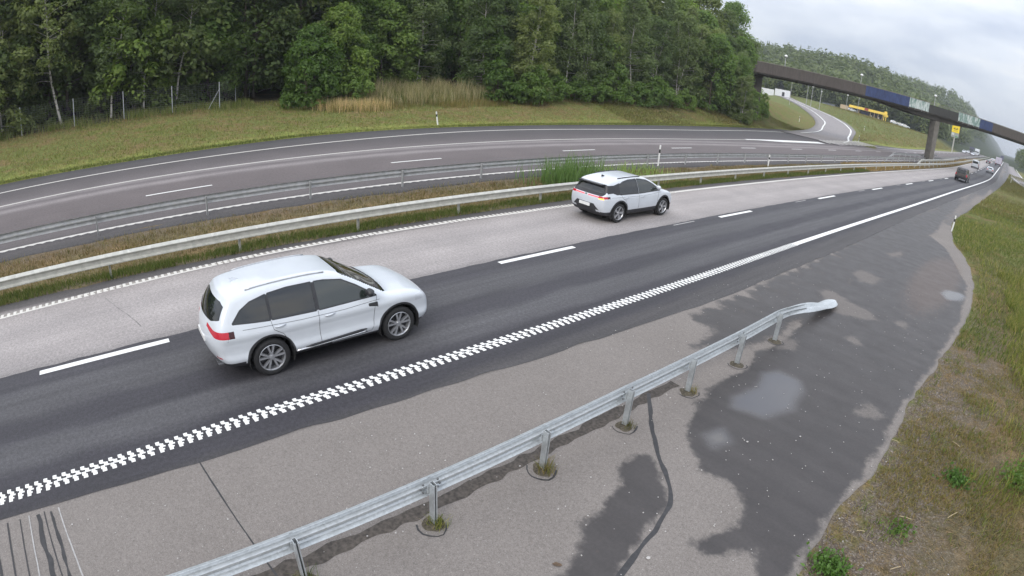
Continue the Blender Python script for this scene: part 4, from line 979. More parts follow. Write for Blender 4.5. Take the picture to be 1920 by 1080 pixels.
def make_car(name, sp, loc, rz, label, cat='car', group=None, hi=True):
    root = tag(empty(name, loc, rz-math.pi/2*0), label, cat, group)      # local +x is forward
    B = Body(sp['side'], sp['prof'], sp['plan'], sp.get('bow', (.07, .07)), sp.get('k', .11))
    V, n, m = B.surf(*((250, 46, 240) if hi else (70, 14, 72)), sp.get('ra', .6), sp.get('zc', .78))
    r = sp['r']; ar = sp.get('arch', r*1.16)
    N = B.normals(V)
    i = np.arange(n*m).reshape(n, m); F = np.stack([i[:-1, :], i[1:, :], np.roll(i, -1, 1)[1:, :], np.roll(i, -1, 1)[:-1, :]], -1).reshape(-1, 4)
    F = F[:, ::-1]
    if hi:
        fields = []
        lat = lambda V: (np.abs(V[:, 1]) > .40)
        for wx in sp['wheels']:
            fields.append((lambda V, wx=wx: np.hypot(V[:, 0]-wx, V[:, 2]-r)-ar, lat))
            if sp.get('arch_trim'): fields.append((lambda V, wx=wx: np.hypot(V[:, 0]-wx, V[:, 2]-r)-ar-sp['arch_trim'], lat))
        for poly in list(sp.get('windows', []))+list(sp.get('black_area', [])):
            fields.append((lambda V, poly=poly: sdpoly(V[:, 0], V[:, 2], poly), lat))
        for poly in sp.get('windows', []): fields.append((lambda V, poly=poly: sdpoly(V[:, 0], V[:, 2], poly)+sp.get('trim', .03), lat))
        fields.append((lambda V: V[:, 2]-lowz0, lambda V: V[:, 2] < 9))
        for fn in sp.get('cuts', []): fields.append(fn)
        fields.append((lambda V: sdpoly(V[:, 1], V[:, 2], sp['rear_window']), lambda V: V[:, 0] < sp['rear_x']+.2))
        if 'rear_trim' in sp: fields.append((lambda V: sdpoly(V[:, 1], V[:, 2], sp['rear_window'])+sp['rear_trim'], lambda V: V[:, 0] < sp['rear_x']+.2))
        lowz0 = sp.get('clad_z', .34)
        V, N, F = cut_faces(V, N, [tuple(q) for q in F.tolist()], fields)
        C = np.array([V[list(q)].mean(0) for q in F]); CN = np.array([N[list(q)].mean(0) for q in F])
    else:
        C = V[F].mean(1); CN = N[F].mean(1)
    x, y, z = C.T; sg = np.sign(y)
    cls = np.zeros(len(F), int)          # 0 body
    names = {0: ('body', sp['paint'])}
    def newc(nm, mt):
        k = len(names); names[k] = (nm, mt); return k
    side = (np.abs(CN[:, 1]) > .40) & (np.abs(y) > .45)
    lowz = sp.get('clad_z', .34)
    c = newc('cladding', 'cladding'); cls[(z < lowz+sp.get('clad_front', 0)*(x > 0)) | (CN[:, 2] < -.6)] = c
    if 'rear_black' in sp: cls[(x < sp['wheels'][1]-.35) & (z < sp['rear_black'](np.abs(y)))] = c
    rad = np.minimum.reduce([np.hypot(x-wx, z-r) for wx in sp['wheels']])
    if sp.get('arch_trim'): cls[side & (rad < ar+sp['arch_trim']) & (z < r+ar+.2)] = c
    # glass
    roofz = sp.get('roofz', 9)
    tr = newc('window_trim', 'trim_black')
    for q, poly in enumerate(sp.get('windows', [])):
        sd = sdpoly(x, z, poly)
        cls[side & (sd > -sp.get('trim', .03)) & (cls == 0)] = tr
    for s_ in (-1, 1):
        for q, poly in enumerate(sp.get('windows', [])):
            k = newc('window', 'clear_auto_glass' if q == 0 else 'auto_glass'); sd = sdpoly(x, z, poly); cls[side & (sg == s_) & (sd > 0)] = k
    if 'black_area' in sp:
        for poly in sp['black_area']: cls[side & (sdpoly(x, z, poly) > 0) & (cls == 0)] = tr
    if 'windshield' in sp:
        x0_, x1_, hw0, hw1, z0_, z1_ = sp['windshield']
        t = np.clip((z-z0_)/(z1_-z0_), 0, 1); k = newc('windshield', 'auto_glass')
        cls[(x > x0_-.2) & (x < x1_+.25) & (z > z0_) & (z < z1_) & (CN[:, 0] > .25) & (np.abs(CN[:, 1]) < .6) & (np.abs(y) < hw0*(1-t)+hw1*t)] = k
    if 'rear_window' in sp:
        sd = sdpoly(y, z, sp['rear_window']); rear = (x < sp['rear_x']) & (CN[:, 0] < -.12)
        if 'rear_trim' in sp: cls[rear & (sd > -sp['rear_trim'])] = tr
        k = newc('rear_window', 'auto_glass'); cls[rear & (sd > 0)] = k
    for nm, mt, fn in sp.get('extra', []):
        k = newc(nm, mt); cls[fn(x, y, z, CN)] = k
    for k in [q for q in names if q > 0 and names[q][0] != 'cladding']:
        w_ = cls == k
        if w_.any() and np.abs(y[w_]).min() > .05 and (y[w_] > 0).any() and (y[w_] < 0).any():
            k2 = newc(*names[k]); cls[w_ & (y < 0)] = k2
    inside = (rad < ar) & (np.abs(y) > .5) & (z < r+ar)
    cls[inside] = -1
    glass = {k for k, v in names.items() if 'window' in v[0] and 'trim' not in v[0] or v[0] == 'windshield'}
    for k, (nm, mt) in names.items():
        f = [F[q] for q in np.where(cls == k)[0]]
        if not len(f): continue
        u, inv = np.unique(np.concatenate([np.asarray(q) for q in f]), return_inverse=True); v = V[u].copy()
        if k in glass: v -= N[u]*.006
        cnt = np.cumsum([0]+[len(q) for q in f]); fl = [tuple(inv[cnt[q]:cnt[q+1]].tolist()) for q in range(len(f))]
        me = new_mesh(nm, v, fl, M[mt], True); me.normals_split_custom_set_from_vertices(N[u].tolist())
        obj(nm, me, root)
    # wheel wells and wheels
    wt = wheel_meshes(r, sp.get('tw', .235), sp.get('spokes', 5), sp.get('spoke', 'twin'))
    for wx in sp['wheels']:
        for s_ in (-1, 1):
            yo = sp['track']; b = MB(); nn = 20
            if hi:
                for (ya, yb) in ((yo-.42, yo+.02),):
                    v = []; 
                    for k in range(nn+1):
                        a = math.pi*(-.12+1.24*k/nn); v += [(wx+ar*1.0*math.cos(a), s_*ya, r+ar*1.0*math.sin(a)), (wx+ar*1.0*math.cos(a), s_*yb, r+ar*1.0*math.sin(a))]
                    b.add(v, [(2*k, 2*k+1, 2*k+3, 2*k+2) for k in range(nn)])
                b.add([(wx-ar, s_*(yo-.42), .12), (wx+ar, s_*(yo-.42), .12), (wx+ar, s_*(yo-.42), r+ar), (wx-ar, s_*(yo-.42), r+ar)], [(0, 1, 2, 3)])
                b.build('wheel_well', M['rubber'], root)
            wo = empty('wheel', (wx, s_*(yo-sp.get('tw', .235)/2), r), 0 if s_ > 0 else math.pi, root)
            for nm, me in zip(('tyre', 'rim', 'brake_disc'), wt): obj(nm, me, wo)
    # shut lines, handles
    if hi:
        for s_ in (-1, 1):
            for ln in sp.get('lines', []):
                P = np.array(ln, float); d = np.concatenate([[0], np.cumsum(np.linalg.norm(np.diff(P, axis=0), axis=1))]); q = np.linspace(0, d[-1], max(3, int(d[-1]/.04)))
                pts = B.ypos(np.interp(q, d, P[:, 0]), np.interp(q, d, P[:, 1]), s_); MB().tube(pts, .0045, 4).build('shut_line', M['trim_black'], root)
            for hx, hz in sp.get('handles', []):
                p = B.ypos([hx-.1, hx, hx+.1], [hz-.008, hz, hz+.008], s_); p[:, 1] += s_*np.array([.012, .03, .012]); MB().tube(p, [.014, .018, .014], 8).build('handle', M[sp['paint']], root, smooth=True)
            mxx, mz = sp['mirror']; p = B.ypos(mxx, mz, s_)[0]
            mo = empty('mirror', (p[0], p[1], p[2]), 0, root)
            MB().tube([(0, 0, 0), (.0, s_*.09, .04)], .025, 8).build('arm', M['trim_black'], mo)
            g = []
            for a in np.linspace(-.10, .10, 7): g.append((.02-.25*a*a*0, s_*(.15+a), .07))
            mb = MB(); mb.tube([(-.0, s_*.05, .07), (.02, s_*.09, .075), (.03, s_*.16, .075), (.01, s_*.235, .07)], [.045, .075, .08, .04], 12); mb.build('housing', M[sp.get('mirror_mat', 'trim_black')], mo, smooth=True)
    return root, B

def LAMP_F(y, z):
    a = np.abs(y); top = 1.04+.05*np.clip((.62-a)/.25, 0, 1); bot = .915+.11*np.clip((.66-a)/.30, 0, 1)
    return np.minimum(np.minimum(top-z, z-bot), a-.34)
def LAMP_K(y, z): return LAMP_F(y, z) > 0
KO = dict(paint='paint_white', r=.365, arch=.445, wheels=(1.485, -1.22), track=.915, arch_trim=.035, clad_z=.37, clad_front=-.02,
  side=[(-2.12,.30),(-2.27,.47),(-2.335,.72),(-2.315,.92),(-2.27,1.08),(-2.13,1.32),(-1.93,1.555,1),(-1.80,1.60),(-1.25,1.672),(-.45,1.695),(.05,1.665),(.42,1.575),(.85,1.345),(1.28,1.115),(1.42,1.075),(1.85,1.03),(2.12,.95),(2.27,.82),(2.335,.62),(2.30,.40),(2.15,.27),(1.5,.235),(-1.6,.255)],
  prof=[(.2,.80),(.36,.895),(.46,.932),(.60,.912),(.78,.922),(.92,.938),(.99,.918),(1.08,.885),(1.20,.830),(1.40,.735),(1.55,.655),(1.66,.59),(1.75,.54)],
  plan=[(-2.36,.80),(-2.1,.905),(-1.7,.97),(-1.0,1.0),(.8,1.0),(1.5,.99),(1.95,.95),(2.2,.88),(2.36,.80)], bow=(.12, .20), k=.12,
  windows=[[(.99,1.105),(.62,1.345),(.34,1.492),(-.02,1.545),(-.20,1.552),(-.20,1.085)], [(-.27,1.084),(-.27,1.553),(-.75,1.553),(-1.12,1.52),(-1.12,1.10)], [(-1.17,1.10),(-1.17,1.512),(-1.48,1.445),(-1.68,1.34),(-1.86,1.155)]],
  trim=.016, black_area=[[(-.30,1.085),(-.30,1.552),(-.17,1.55),(-.17,1.085)],[(-1.20,1.10),(-1.20,1.505),(-1.09,1.52),(-1.09,1.10)]], windshield=(.3, 1.35, .80, .60, 1.10, 1.60),
  rear_window=[(-.69,1.22),(-.61,1.43),(-.45,1.47),(.45,1.47),(.61,1.43),(.69,1.22),(.45,1.15),(-.45,1.15)], rear_x=-1.62,
  rear_black=lambda ay: .37+.0*ay,
  extra=[('taillight', 'lamp_red', lambda x, y, z, N: (x < -1.86) & LAMP_K(y, z) & (y > 0)),
         ('taillight', 'lamp_red', lambda x, y, z, N: (x < -1.86) & LAMP_K(y, z) & (y < 0)),
         ('lamp_corner', 'lamp_smoke', lambda x, y, z, N: (x < -1.86) & (x > -1.96) & (np.abs(y) > .6) & LAMP_K(y, z)),
         ('headlight', 'headlamp', lambda x, y, z, N: (x > 1.86) & (np.abs(y) > .52) & (z > .80) & (z < .93) & (y > 0)),
         ('headlight', 'headlamp', lambda x, y, z, N: (x > 1.86) & (np.abs(y) > .52) & (z > .80) & (z < .93) & (y < 0)),
         ('grille', 'trim_black', lambda x, y, z, N: (x > 2.1) & (np.abs(y) < .5) & (z > .55) & (z < .80)),
         ('rear_bumper_trim', 'cladding', lambda x, y, z, N: (x < -1.72) & (z < .42)),
         ('fog_reflector', 'lamp_red', lambda x, y, z, N: (x < -2.1) & (np.abs(y) > .60) & (np.abs(y) < .78) & (z > .50) & (z < .53)),
         ('fender_vent', 'trim_black', lambda x, y, z, N: (np.abs(N[:, 1]) > .5) & (x > .80) & (x < 1.0) & (z > .93-.2*(x-.8)) & (z < .985))],
  lines=[[(1.0,1.09),(.93,.9),(.90,.5),(.85,.40)], [(-.235,1.08),(-.24,.75),(-.22,.40)], [(-1.16,1.10),(-1.13,.93),(-.95,.80),(-.85,.62),(-.82,.40)], [(.85,.40),(-.82,.40)], [(1.05,1.02),(.3,.985),(-.6,.99),(-1.7,1.03)], [(-1.95,1.0),(-2.0,.86)]],
  handles=[(-.02,.965),(-1.0,.975)], cuts=[(lambda V: LAMP_F(V[:, 1], V[:, 2]), lambda V: V[:, 0] < -1.8), (lambda V: V[:, 0]+1.86, lambda V: (V[:, 2] > .7) & (V[:, 2] < 1.1)), (lambda V: V[:, 0]+1.96, lambda V: (V[:, 2] > .7) & (V[:, 2] < 1.1)), (lambda V: np.minimum(np.minimum(V[:, 0]-.80, 1.0-V[:, 0]), np.minimum(.985-V[:, 2], V[:, 2]-.93+.2*(V[:, 0]-.8))), lambda V: np.abs(V[:, 1]) > .7), (lambda V: V[:, 2]-.42, lambda V: V[:, 0] < -1.6), (lambda V: np.minimum(np.minimum(V[:, 2]-.80, .93-V[:, 2]), V[:, 0]-1.86), lambda V: V[:, 0] > 1.7)], mirror=(.78,1.16), mirror_mat='trim_black', spokes=5, spoke='twin')
def place(x, y, hd): return (x, y, .016), math.pi/2-hd
loc, rz = place(1.66, 3.715, .012)
suv, KB_ = make_car('suv', KO, loc, rz, 'white suv in the dark slow lane, nearest of all the vehicles')
# its finer fittings
for s_ in (-1, 1):
    q = KB_.ypos(np.linspace(-.74, .74, 12), np.linspace(.385, .425, 12), s_); q[:, 1] += s_*.008; MB().tube(q, .022, 6).build('chrome_strip', M['chrome'], suv, smooth=True)
    q = KB_.ypos(np.linspace(-.55, .74, 12), np.linspace(.425, .475, 12), s_); q[:, 1] += s_*.004; MB().tube(q, [.006]+[.028]*10+[.008], 6).build('sill_insert', M['trim_black'], suv, smooth=True)
    q = np.array([(xx, s_*(.555), 0) for xx in np.linspace(-1.5, .05, 12)]); top = KB_.solve(np.stack([q[:, 0], q[:, 1], 0*q[:, 0]+.8], -1), np.tile([0, 0, 1.0], (12, 1))); top[:, 2] += .012; MB().tube(top, .013, 6).build('roof_rail', M['rim_silver'], suv, smooth=True)
MB().add([(-1.62,-.02,1.60),(-1.62,.02,1.60),(-1.44,.004,1.64),(-1.44,-.004,1.64),(-1.60,0,1.705),(-1.66,0,1.70)], [(0,1,5),(0,3,2,1),(1,2,4,5),(2,3,4),(3,0,5,4)]).build('aerial', M['paint_white'], suv)
MB().box((-2.340,-.26,.70), (-2.30,.26,.81)).build('number_plate', M['plate'], suv)
MB().box((-2.20,-.60,.325), (-2.05,-.40,.365)).build('exhaust', M['chrome'], suv); MB().box((-2.20,.40,.325), (-2.05,.60,.365)).build('exhaust', M['chrome'], suv)

ID = dict(paint='paint_pearl', r=.365, arch=.44, wheels=(1.43, -1.335), track=.915, arch_trim=.06, clad_z=.45,
  side=[(-2.05,.28),(-2.20,.42),(-2.28,.62),(-2.285,.85),(-2.235,1.02),(-2.10,1.15),(-1.98,1.395),(-2.02,1.455,1),(-1.75,1.535),(-1.2,1.615),(-.4,1.645),(.15,1.615),(.55,1.51),(1.0,1.31),(1.40,1.10),(1.60,1.045),(1.95,.955),(2.17,.82),(2.28,.62),(2.26,.42),(2.12,.27),(1.5,.22),(-1.5,.24)],
  prof=[(.2,.80),(.38,.885),(.55,.922),(.78,.925),(.95,.905),(1.05,.870),(1.18,.815),(1.38,.725),(1.52,.645),(1.62,.57),(1.70,.52)],
  plan=[(-2.32,.82),(-2.1,.92),(-1.7,.985),(-1.0,1.0),(.8,1.0),(1.4,.985),(1.85,.94),(2.15,.86),(2.32,.78)], bow=(.11, .10), k=.10,
  windows=[[(1.12,1.085),(.72,1.32),(.35,1.475),(-.02,1.53),(-.20,1.54),(-.20,1.055)], [(-.27,1.055),(-.27,1.54),(-.72,1.53),(-1.05,1.48),(-1.32,1.385),(-1.32,1.075)]],
  trim=.03, black_area=[[(-1.25,1.06),(-1.25,1.47),(-1.6,1.40),(-1.98,1.40),(-2.05,1.22),(-1.95,1.12),(-1.7,1.13),(-1.5,1.06)]],
  windshield=(.4, 1.5, .80, .60, 1.10, 1.55),
  rear_window=[(-.66,1.13),(-.60,1.33),(.60,1.33),(.66,1.13)], rear_x=-1.85, rear_trim=.10,
  rear_black=lambda ay: .715-.27*np.clip((ay-.42)/.28, 0, 1),
  extra=[('light_bar', 'lamp_red_lit', lambda x, y, z, N: (x < -2.03) & (z > .965) & (z < 1.005) & (np.abs(y) > .09)),
         ('taillight', 'lamp_red', lambda x, y, z, N: (x < -1.93) & (z > .945) & (z < 1.025) & (y > .58)),
         ('taillight', 'lamp_red', lambda x, y, z, N: (x < -1.93) & (z > .945) & (z < 1.025) & (y < -.58)),
         ('lamp_corner', 'lamp_smoke', lambda x, y, z, N: (x < -1.88) & (x > -1.985) & (z > .955) & (z < 1.02) & (np.abs(y) > .6)),
         ('indicator', 'lamp_amber_lit', lambda x, y, z, N: (x < -1.93) & (z > .915) & (z < .96) & (y < -.60) & (y > -.80)),
         ('headlight', 'headlamp', lambda x, y, z, N: (x > 1.86) & (np.abs(y) > .50) & (z > .74) & (z < .84)),
         ('bumper_fin', 'paint_pearl', lambda x, y, z, N: (x < -1.85) & (np.abs(y) > .50) & (np.abs(y) < .70) & (z > .43) & (z < .50)),],
  lines=[[(1.08,1.08),(1.0,.9),(.96,.5),(.9,.42)], [(-.235,1.05),(-.24,.75),(-.22,.42)], [(-1.28,1.07),(-1.2,.93),(-1.0,.82),(-.9,.62),(-.86,.42)], [(.9,.42),(-.86,.42)], [(1.2,1.0),(.3,.95),(-.6,.955),(-1.8,.98)]],
  handles=[(0.0,.925),(-1.0,.93)], cuts=[(lambda V: V[:, 2]-.965, lambda V: V[:, 0] < -1.8), (lambda V: V[:, 2]-1.005, lambda V: V[:, 0] < -1.8), (lambda V: V[:, 2]-.945, lambda V: V[:, 0] < -1.8), (lambda V: V[:, 2]-1.025, lambda V: V[:, 0] < -1.8), (lambda V: V[:, 0]+1.93, lambda V: (V[:, 2] > .8) & (V[:, 2] < 1.1)), (lambda V: V[:, 2]-.715+.27*np.clip((np.abs(V[:, 1])-.42)/.28, 0, 1), lambda V: V[:, 0] < -1.5)], mirror=(.86,1.14), mirror_mat='paint_pearl', spokes=5, spoke='turbine')
loc, rz = place(-1.86, 17.86, .031)
ev, IB_ = make_car('crossover', ID, loc, rz, 'white crossover with a red light bar in the pale fast lane')
for s_ in (-1, 1):
    xs = np.linspace(-1.25, .05, 14); q = np.stack([xs, 0*xs+s_*.56, 0*xs+.8], -1); top = IB_.solve(q, np.tile([0, 0, 1.0], (14, 1))); top[:, 2] += .022; MB().tube(top, .017, 6).build('roof_rail', M['trim_black'], ev, smooth=True)
MB().add([(-1.5,-.025,1.57),(-1.5,.025,1.57),(-1.33,.006,1.60),(-1.33,-.006,1.60),(-1.48,0,1.665),(-1.53,0,1.66)], [(0,1,5),(0,3,2,1),(1,2,4,5),(2,3,4),(3,0,5,4)]).build('aerial', M['trim_black'], ev)
MB().box((-2.318,-.26,.585), (-2.28,.26,.695)).build('number_plate', M['plate'], ev)
MB().lathe([(0, 0), (.06, 0), (.06, .012)], 20, 'y').build('emblem', M['chrome'], ev, (-2.255, 0, .965), math.pi/2)
MB().box((-2.12,-.58,1.39), (-1.93,.58,1.425)).build('spoiler', M['trim_black'], ev)

# smaller, distant traffic
HB = dict(ID); HB.update(side=[(-1.9,.28),(-2.02,.45),(-2.08,.75),(-2.0,1.0),(-1.75,1.30),(-1.5,1.42),(-.8,1.49),(-.1,1.47),(.35,1.38),(1.0,1.02),(1.5,.93),(1.9,.80),(2.08,.60),(2.0,.30),(1.4,.2),(-1.4,.2)], r=.32, arch=.38, wheels=(1.3,-1.28), track=.88, windows=[[(.85,1.0),(.45,1.32),(-.15,1.39),(-.15,.98)], [(-.22,.98),(-.22,1.39),(-.9,1.38),(-1.45,1.15),(-1.5,1.02)]], black_area=[], windshield=(.2,1.1,.76,.55,1.0,1.38), rear_window=[(-.58,1.03),(-.5,1.32),(.5,1.32),(.58,1.03)], rear_x=-1.4, arch_trim=.02, clad_z=.28,
  extra=[('taillight', 'lamp_red', lambda x, y, z, N: (x < -1.85) & (np.abs(y) > .5) & (z > .75) & (z < .95)), ('headlight', 'headlamp', lambda x, y, z, N: (x > 1.7) & (np.abs(y) > .45) & (z > .6) & (z < .78)), ('number_plate', 'plate', lambda x, y, z, N: (x < -1.95) & (np.abs(y) < .3) & (z > .5) & (z < .65))])
HB.pop('rear_black'); HB.pop('rear_trim')
VN = dict(HB); VN.update(side=[(-2.3,.3),(-2.45,.5),(-2.45,1.6,1),(-2.38,1.95),(-1.5,2.0),(.6,1.98),(1.1,1.85),(1.75,1.18),(2.2,1.05),(2.45,.8),(2.45,.4),(2.2,.22),(-2.2,.22)], prof=[(.2,.82),(.5,.95),(1.1,.95),(1.3,.92),(1.7,.84),(2.05,.76)], wheels=(1.55,-1.5), track=.93, r=.34, arch=.42, windows=[[(1.45,1.15),(1.0,1.65),(.4,1.7),(.4,1.15)]], windshield=(.9,1.8,.82,.7,1.15,1.85), rear_window=[(-.7,1.2),(-.65,1.75),(.65,1.75),(.7,1.2)], rear_x=-2.1, zc=1.0, extra=[('taillight', 'lamp_red', lambda x, y, z, N: (x < -2.2) & (np.abs(y) > .75) & (z > .8) & (z < 1.3)), ('headlight', 'headlamp', lambda x, y, z, N: (x > 2.1) & (np.abs(y) > .5) & (z > .65) & (z < .9))])
JP = dict(HB); JP.update(paint='paint_brown', side=[(-2.0,.45),(-2.08,.6),(-2.08,1.2),(-2.0,1.80,1),(-1.6,1.86),(.2,1.86,1),(.5,1.75),(.85,1.22,1),(2.0,1.12,1),(2.1,.9),(2.1,.5),(1.9,.4),(-1.8,.42)], prof=[(.3,.72),(.55,.90),(1.1,.90),(1.25,.84),(1.8,.76),(1.9,.74)], plan=[(-2.15,.93),(-1.8,.98),(0,1.0),(1.0,.98),(2.15,.86)], wheels=(1.3,-1.3), r=.41, arch=.50, track=.94, arch_trim=.08, windows=[[(.55,1.2),(.3,1.68),(-.1,1.68),(-.1,1.2)], [(-.2,1.2),(-.2,1.68),(-.95,1.68),(-.95,1.2)], [(-1.05,1.2),(-1.05,1.68),(-1.8,1.66),(-1.8,1.2)]], windshield=(.3,.9,.72,.66,1.25,1.74), rear_window=[(-.62,1.15),(-.60,1.68),(.60,1.68),(.62,1.15)], rear_x=-1.8, clad_z=.6, bow=(.03,.02), k=.06, zc=1.0,
  extra=[('taillight', 'lamp_red', lambda x, y, z, N: (x < -1.95) & (np.abs(y) > .72) & (z > .85) & (z < 1.12)), ('bumper', 'cladding', lambda x, y, z, N: (x < -1.9) & (z < .75)), ('soft_top', 'cladding', lambda x, y, z, N: (z > 1.74) & (x < .4))])
SD = dict(HB); SD.update(side=[(-2.2,.28),(-2.32,.5),(-2.3,.9),(-2.15,1.02),(-1.7,1.10),(-1.2,1.36),(-.6,1.45),(0,1.44),(.4,1.36),(1.1,1.0),(1.7,.92),(2.1,.78),(2.25,.55),(2.15,.3),(1.4,.2),(-1.4,.2)])
def small(spec, paint, x, y, hd, label, name='car', cat='car', group='distant cars on the motorway', z=.016):
    s_ = dict(spec); s_['paint'] = paint; s_.setdefault('mirror', (0.8, 1.1)); return make_car(name, s_, (x, y, z), math.pi/2-hd, label, cat, group, hi=False)[0]
small(JP, 'paint_brown', 5.45, 87.4, .05, 'dark brownish boxy off-roader in the slow lane ahead of the white suv', 'off_roader', 'car')
small(VN, 'paint_white', 3.75, 149.5, .0, 'white van far ahead in the fast lane', 'van', 'van')
small(HB, 'paint_white', 7.7, 149.0, .0, 'white hatchback far ahead in the slow lane beside the white van')
small(SD, 'paint_dark', 4.2, 232, 0, 'dark car far ahead in the fast lane close to the median rail')
small(HB, 'paint_white', 4.0, 300, 0, 'white car in the far queue in the fast lane')
small(HB, 'paint_grey', 7.8, 330, 0, 'grey car in the far queue behind the box lorry')
def lorry(x, y, rz, boxc, cabc, label, L=7.5, group='distant lorries on the motorway', z=.016, h=3.5):
    t = tag(empty('lorry', (x, y, z), rz), label, 'lorry', group)
    MB().box((-L/2, -1.25, 1.0), (L/2-1.9, 1.25, h), .06).build('cargo_box', boxc, t); MB().box((-L/2, -1.0, .55), (L/2-.2, 1.0, .98)).build('chassis', M['cladding'], t)
    MB().add([(L/2-1.8,-1.2,.6),(L/2-1.8,1.2,.6),(L/2-1.8,1.2,2.8),(L/2-1.8,-1.2,2.8),(L/2,-1.2,.5),(L/2,1.2,.5),(L/2-.05,1.2,1.6),(L/2-.05,-1.2,1.6),(L/2-.35,1.15,2.75),(L/2-.35,-1.15,2.75)], [(0,3,2,1),(4,5,6,7),(7,6,8,9),(9,8,2,3),(0,4,7,9,3),(1,2,8,6,5),(0,1,5,4)]).build('cab', cabc, t)
    MB().add([(L/2-.035,-1.05,1.65),(L/2-.035,1.05,1.65),(L/2-.33,1.02,2.6),(L/2-.33,-1.02,2.6)], [(0,1,2,3)]).build('windshield', M['auto_glass'], t)
    for xx in (-L/2+1.3, L/2-1.1):
        for s_ in (-1, 1): MB().lathe([(0, 0), (.3, 0), (.48, -.02), (.48, -.3)], 16, 'y').build('wheel', M['rubber'], t, (xx, s_*1.22 if s_ > 0 else -.95, .5))
    for s_ in (-1, 1): MB().box((-L/2-.03, s_*1.0-.15, .8), (-L/2, s_*1.0+.15, .95)).build('taillight', M['lamp_red'], t)
    MB().box((-L/2-.02, -.02, 1.1), (-L/2-.005, .02, h-.1)).build('door_seam', M['cladding'], t)
    return t
wbox = simple('box_white', (.74,.75,.78), .4, var=.05); gbox = simple('box_lilac', (.50,.47,.55), .45, var=.06); bbox = simple('box_dark', (.10,.10,.16), .5)
lorry(7.9, 246, math.pi/2, gbox, M['paint_grey'], 'grey box lorry far ahead in the slow lane', h=3.3)
lorry(7.2, 420, math.pi/2, bbox, M['paint_dark'], 'dark lorry at the head of the far queue')
lorry(-6.2, 330, -math.pi/2, wbox, M['paint_white'], 'white lorry coming towards the camera in the far traffic')
lorry(-10.4, 345, -math.pi/2, bbox, M['paint_dark'], 'dark lorry coming towards the camera beside the white one', z=.02)
small(HB, 'paint_white', -10.6, 292, math.pi, 'white car approaching alone in the opposite slow lane', z=.02)
small(HB, 'paint_white', -6.6, 300, math.pi, 'white car approaching at the front of the far queue', z=.02)
small(SD, 'paint_grey', -6.8, 312, math.pi, 'grey car approaching behind the front of the far queue', z=.02)
small(HB, 'paint_white', -10.4, 318, math.pi, 'white car approaching in the outer lane of the far queue', z=.02)
# parked by the filling station
PK = 'vehicles parked at the filling station'
for x, y, sp_, pt, hd, lb in ((-38.4,245,HB,'paint_white',1.2,'white car parked just right of the yellow pylon'), (-36.1,246,SD,'paint_white',1.25,'white saloon parked in the middle of the row right of the filling station'), (-33.8,246.5,HB,'paint_white',1.3,'white car parked at the grassy end of the row right of the filling station'), (-61.0,256.5,HB,'paint_white',1.3,'white car under the left end of the filling station canopy')):
    small(sp_, pt, x, y, hd, lb, group=PK, z=gz(x, y)+.02)
def trailer(x, y, rz, L, label, dark):
    t = tag(empty('truck_trailer', (x, y, gz(x, y)-.9), rz), label, 'trailer', 'white trailers parked by the slip road'); MB().box((-L/2, -1.25, 1.0), (L/2, 1.25, 3.9), .06).build('box_body', wbox, t); MB().box((-L/2+.2, -1.0, .5), (L/2-.2, 1.0, .98)).build('chassis', M['cladding'], t)
    for xx in (-L/2+1.2, -L/2+2.4, L/2-1.5):
        for s_ in (-1, 1): MB().lathe([(0, 0), (.3, 0), (.48, -.02), (.48, -.3)], 14, 'y').build('wheel', M['rubber'], t, (xx, s_*1.2, .5))
    if dark: MB().box((-.2, -1.28, 1.2), (.9, -1.255, 2.9)).build('side_panel', M['cladding'], t)
trailer(-92.5, 226.5, .42, 9.5, 'white trailer nearest the wood above the slip road', False); trailer(-85.0, 230.3, .42, 6.5, 'white trailer with a dark side panel at the top of the slip road', True)

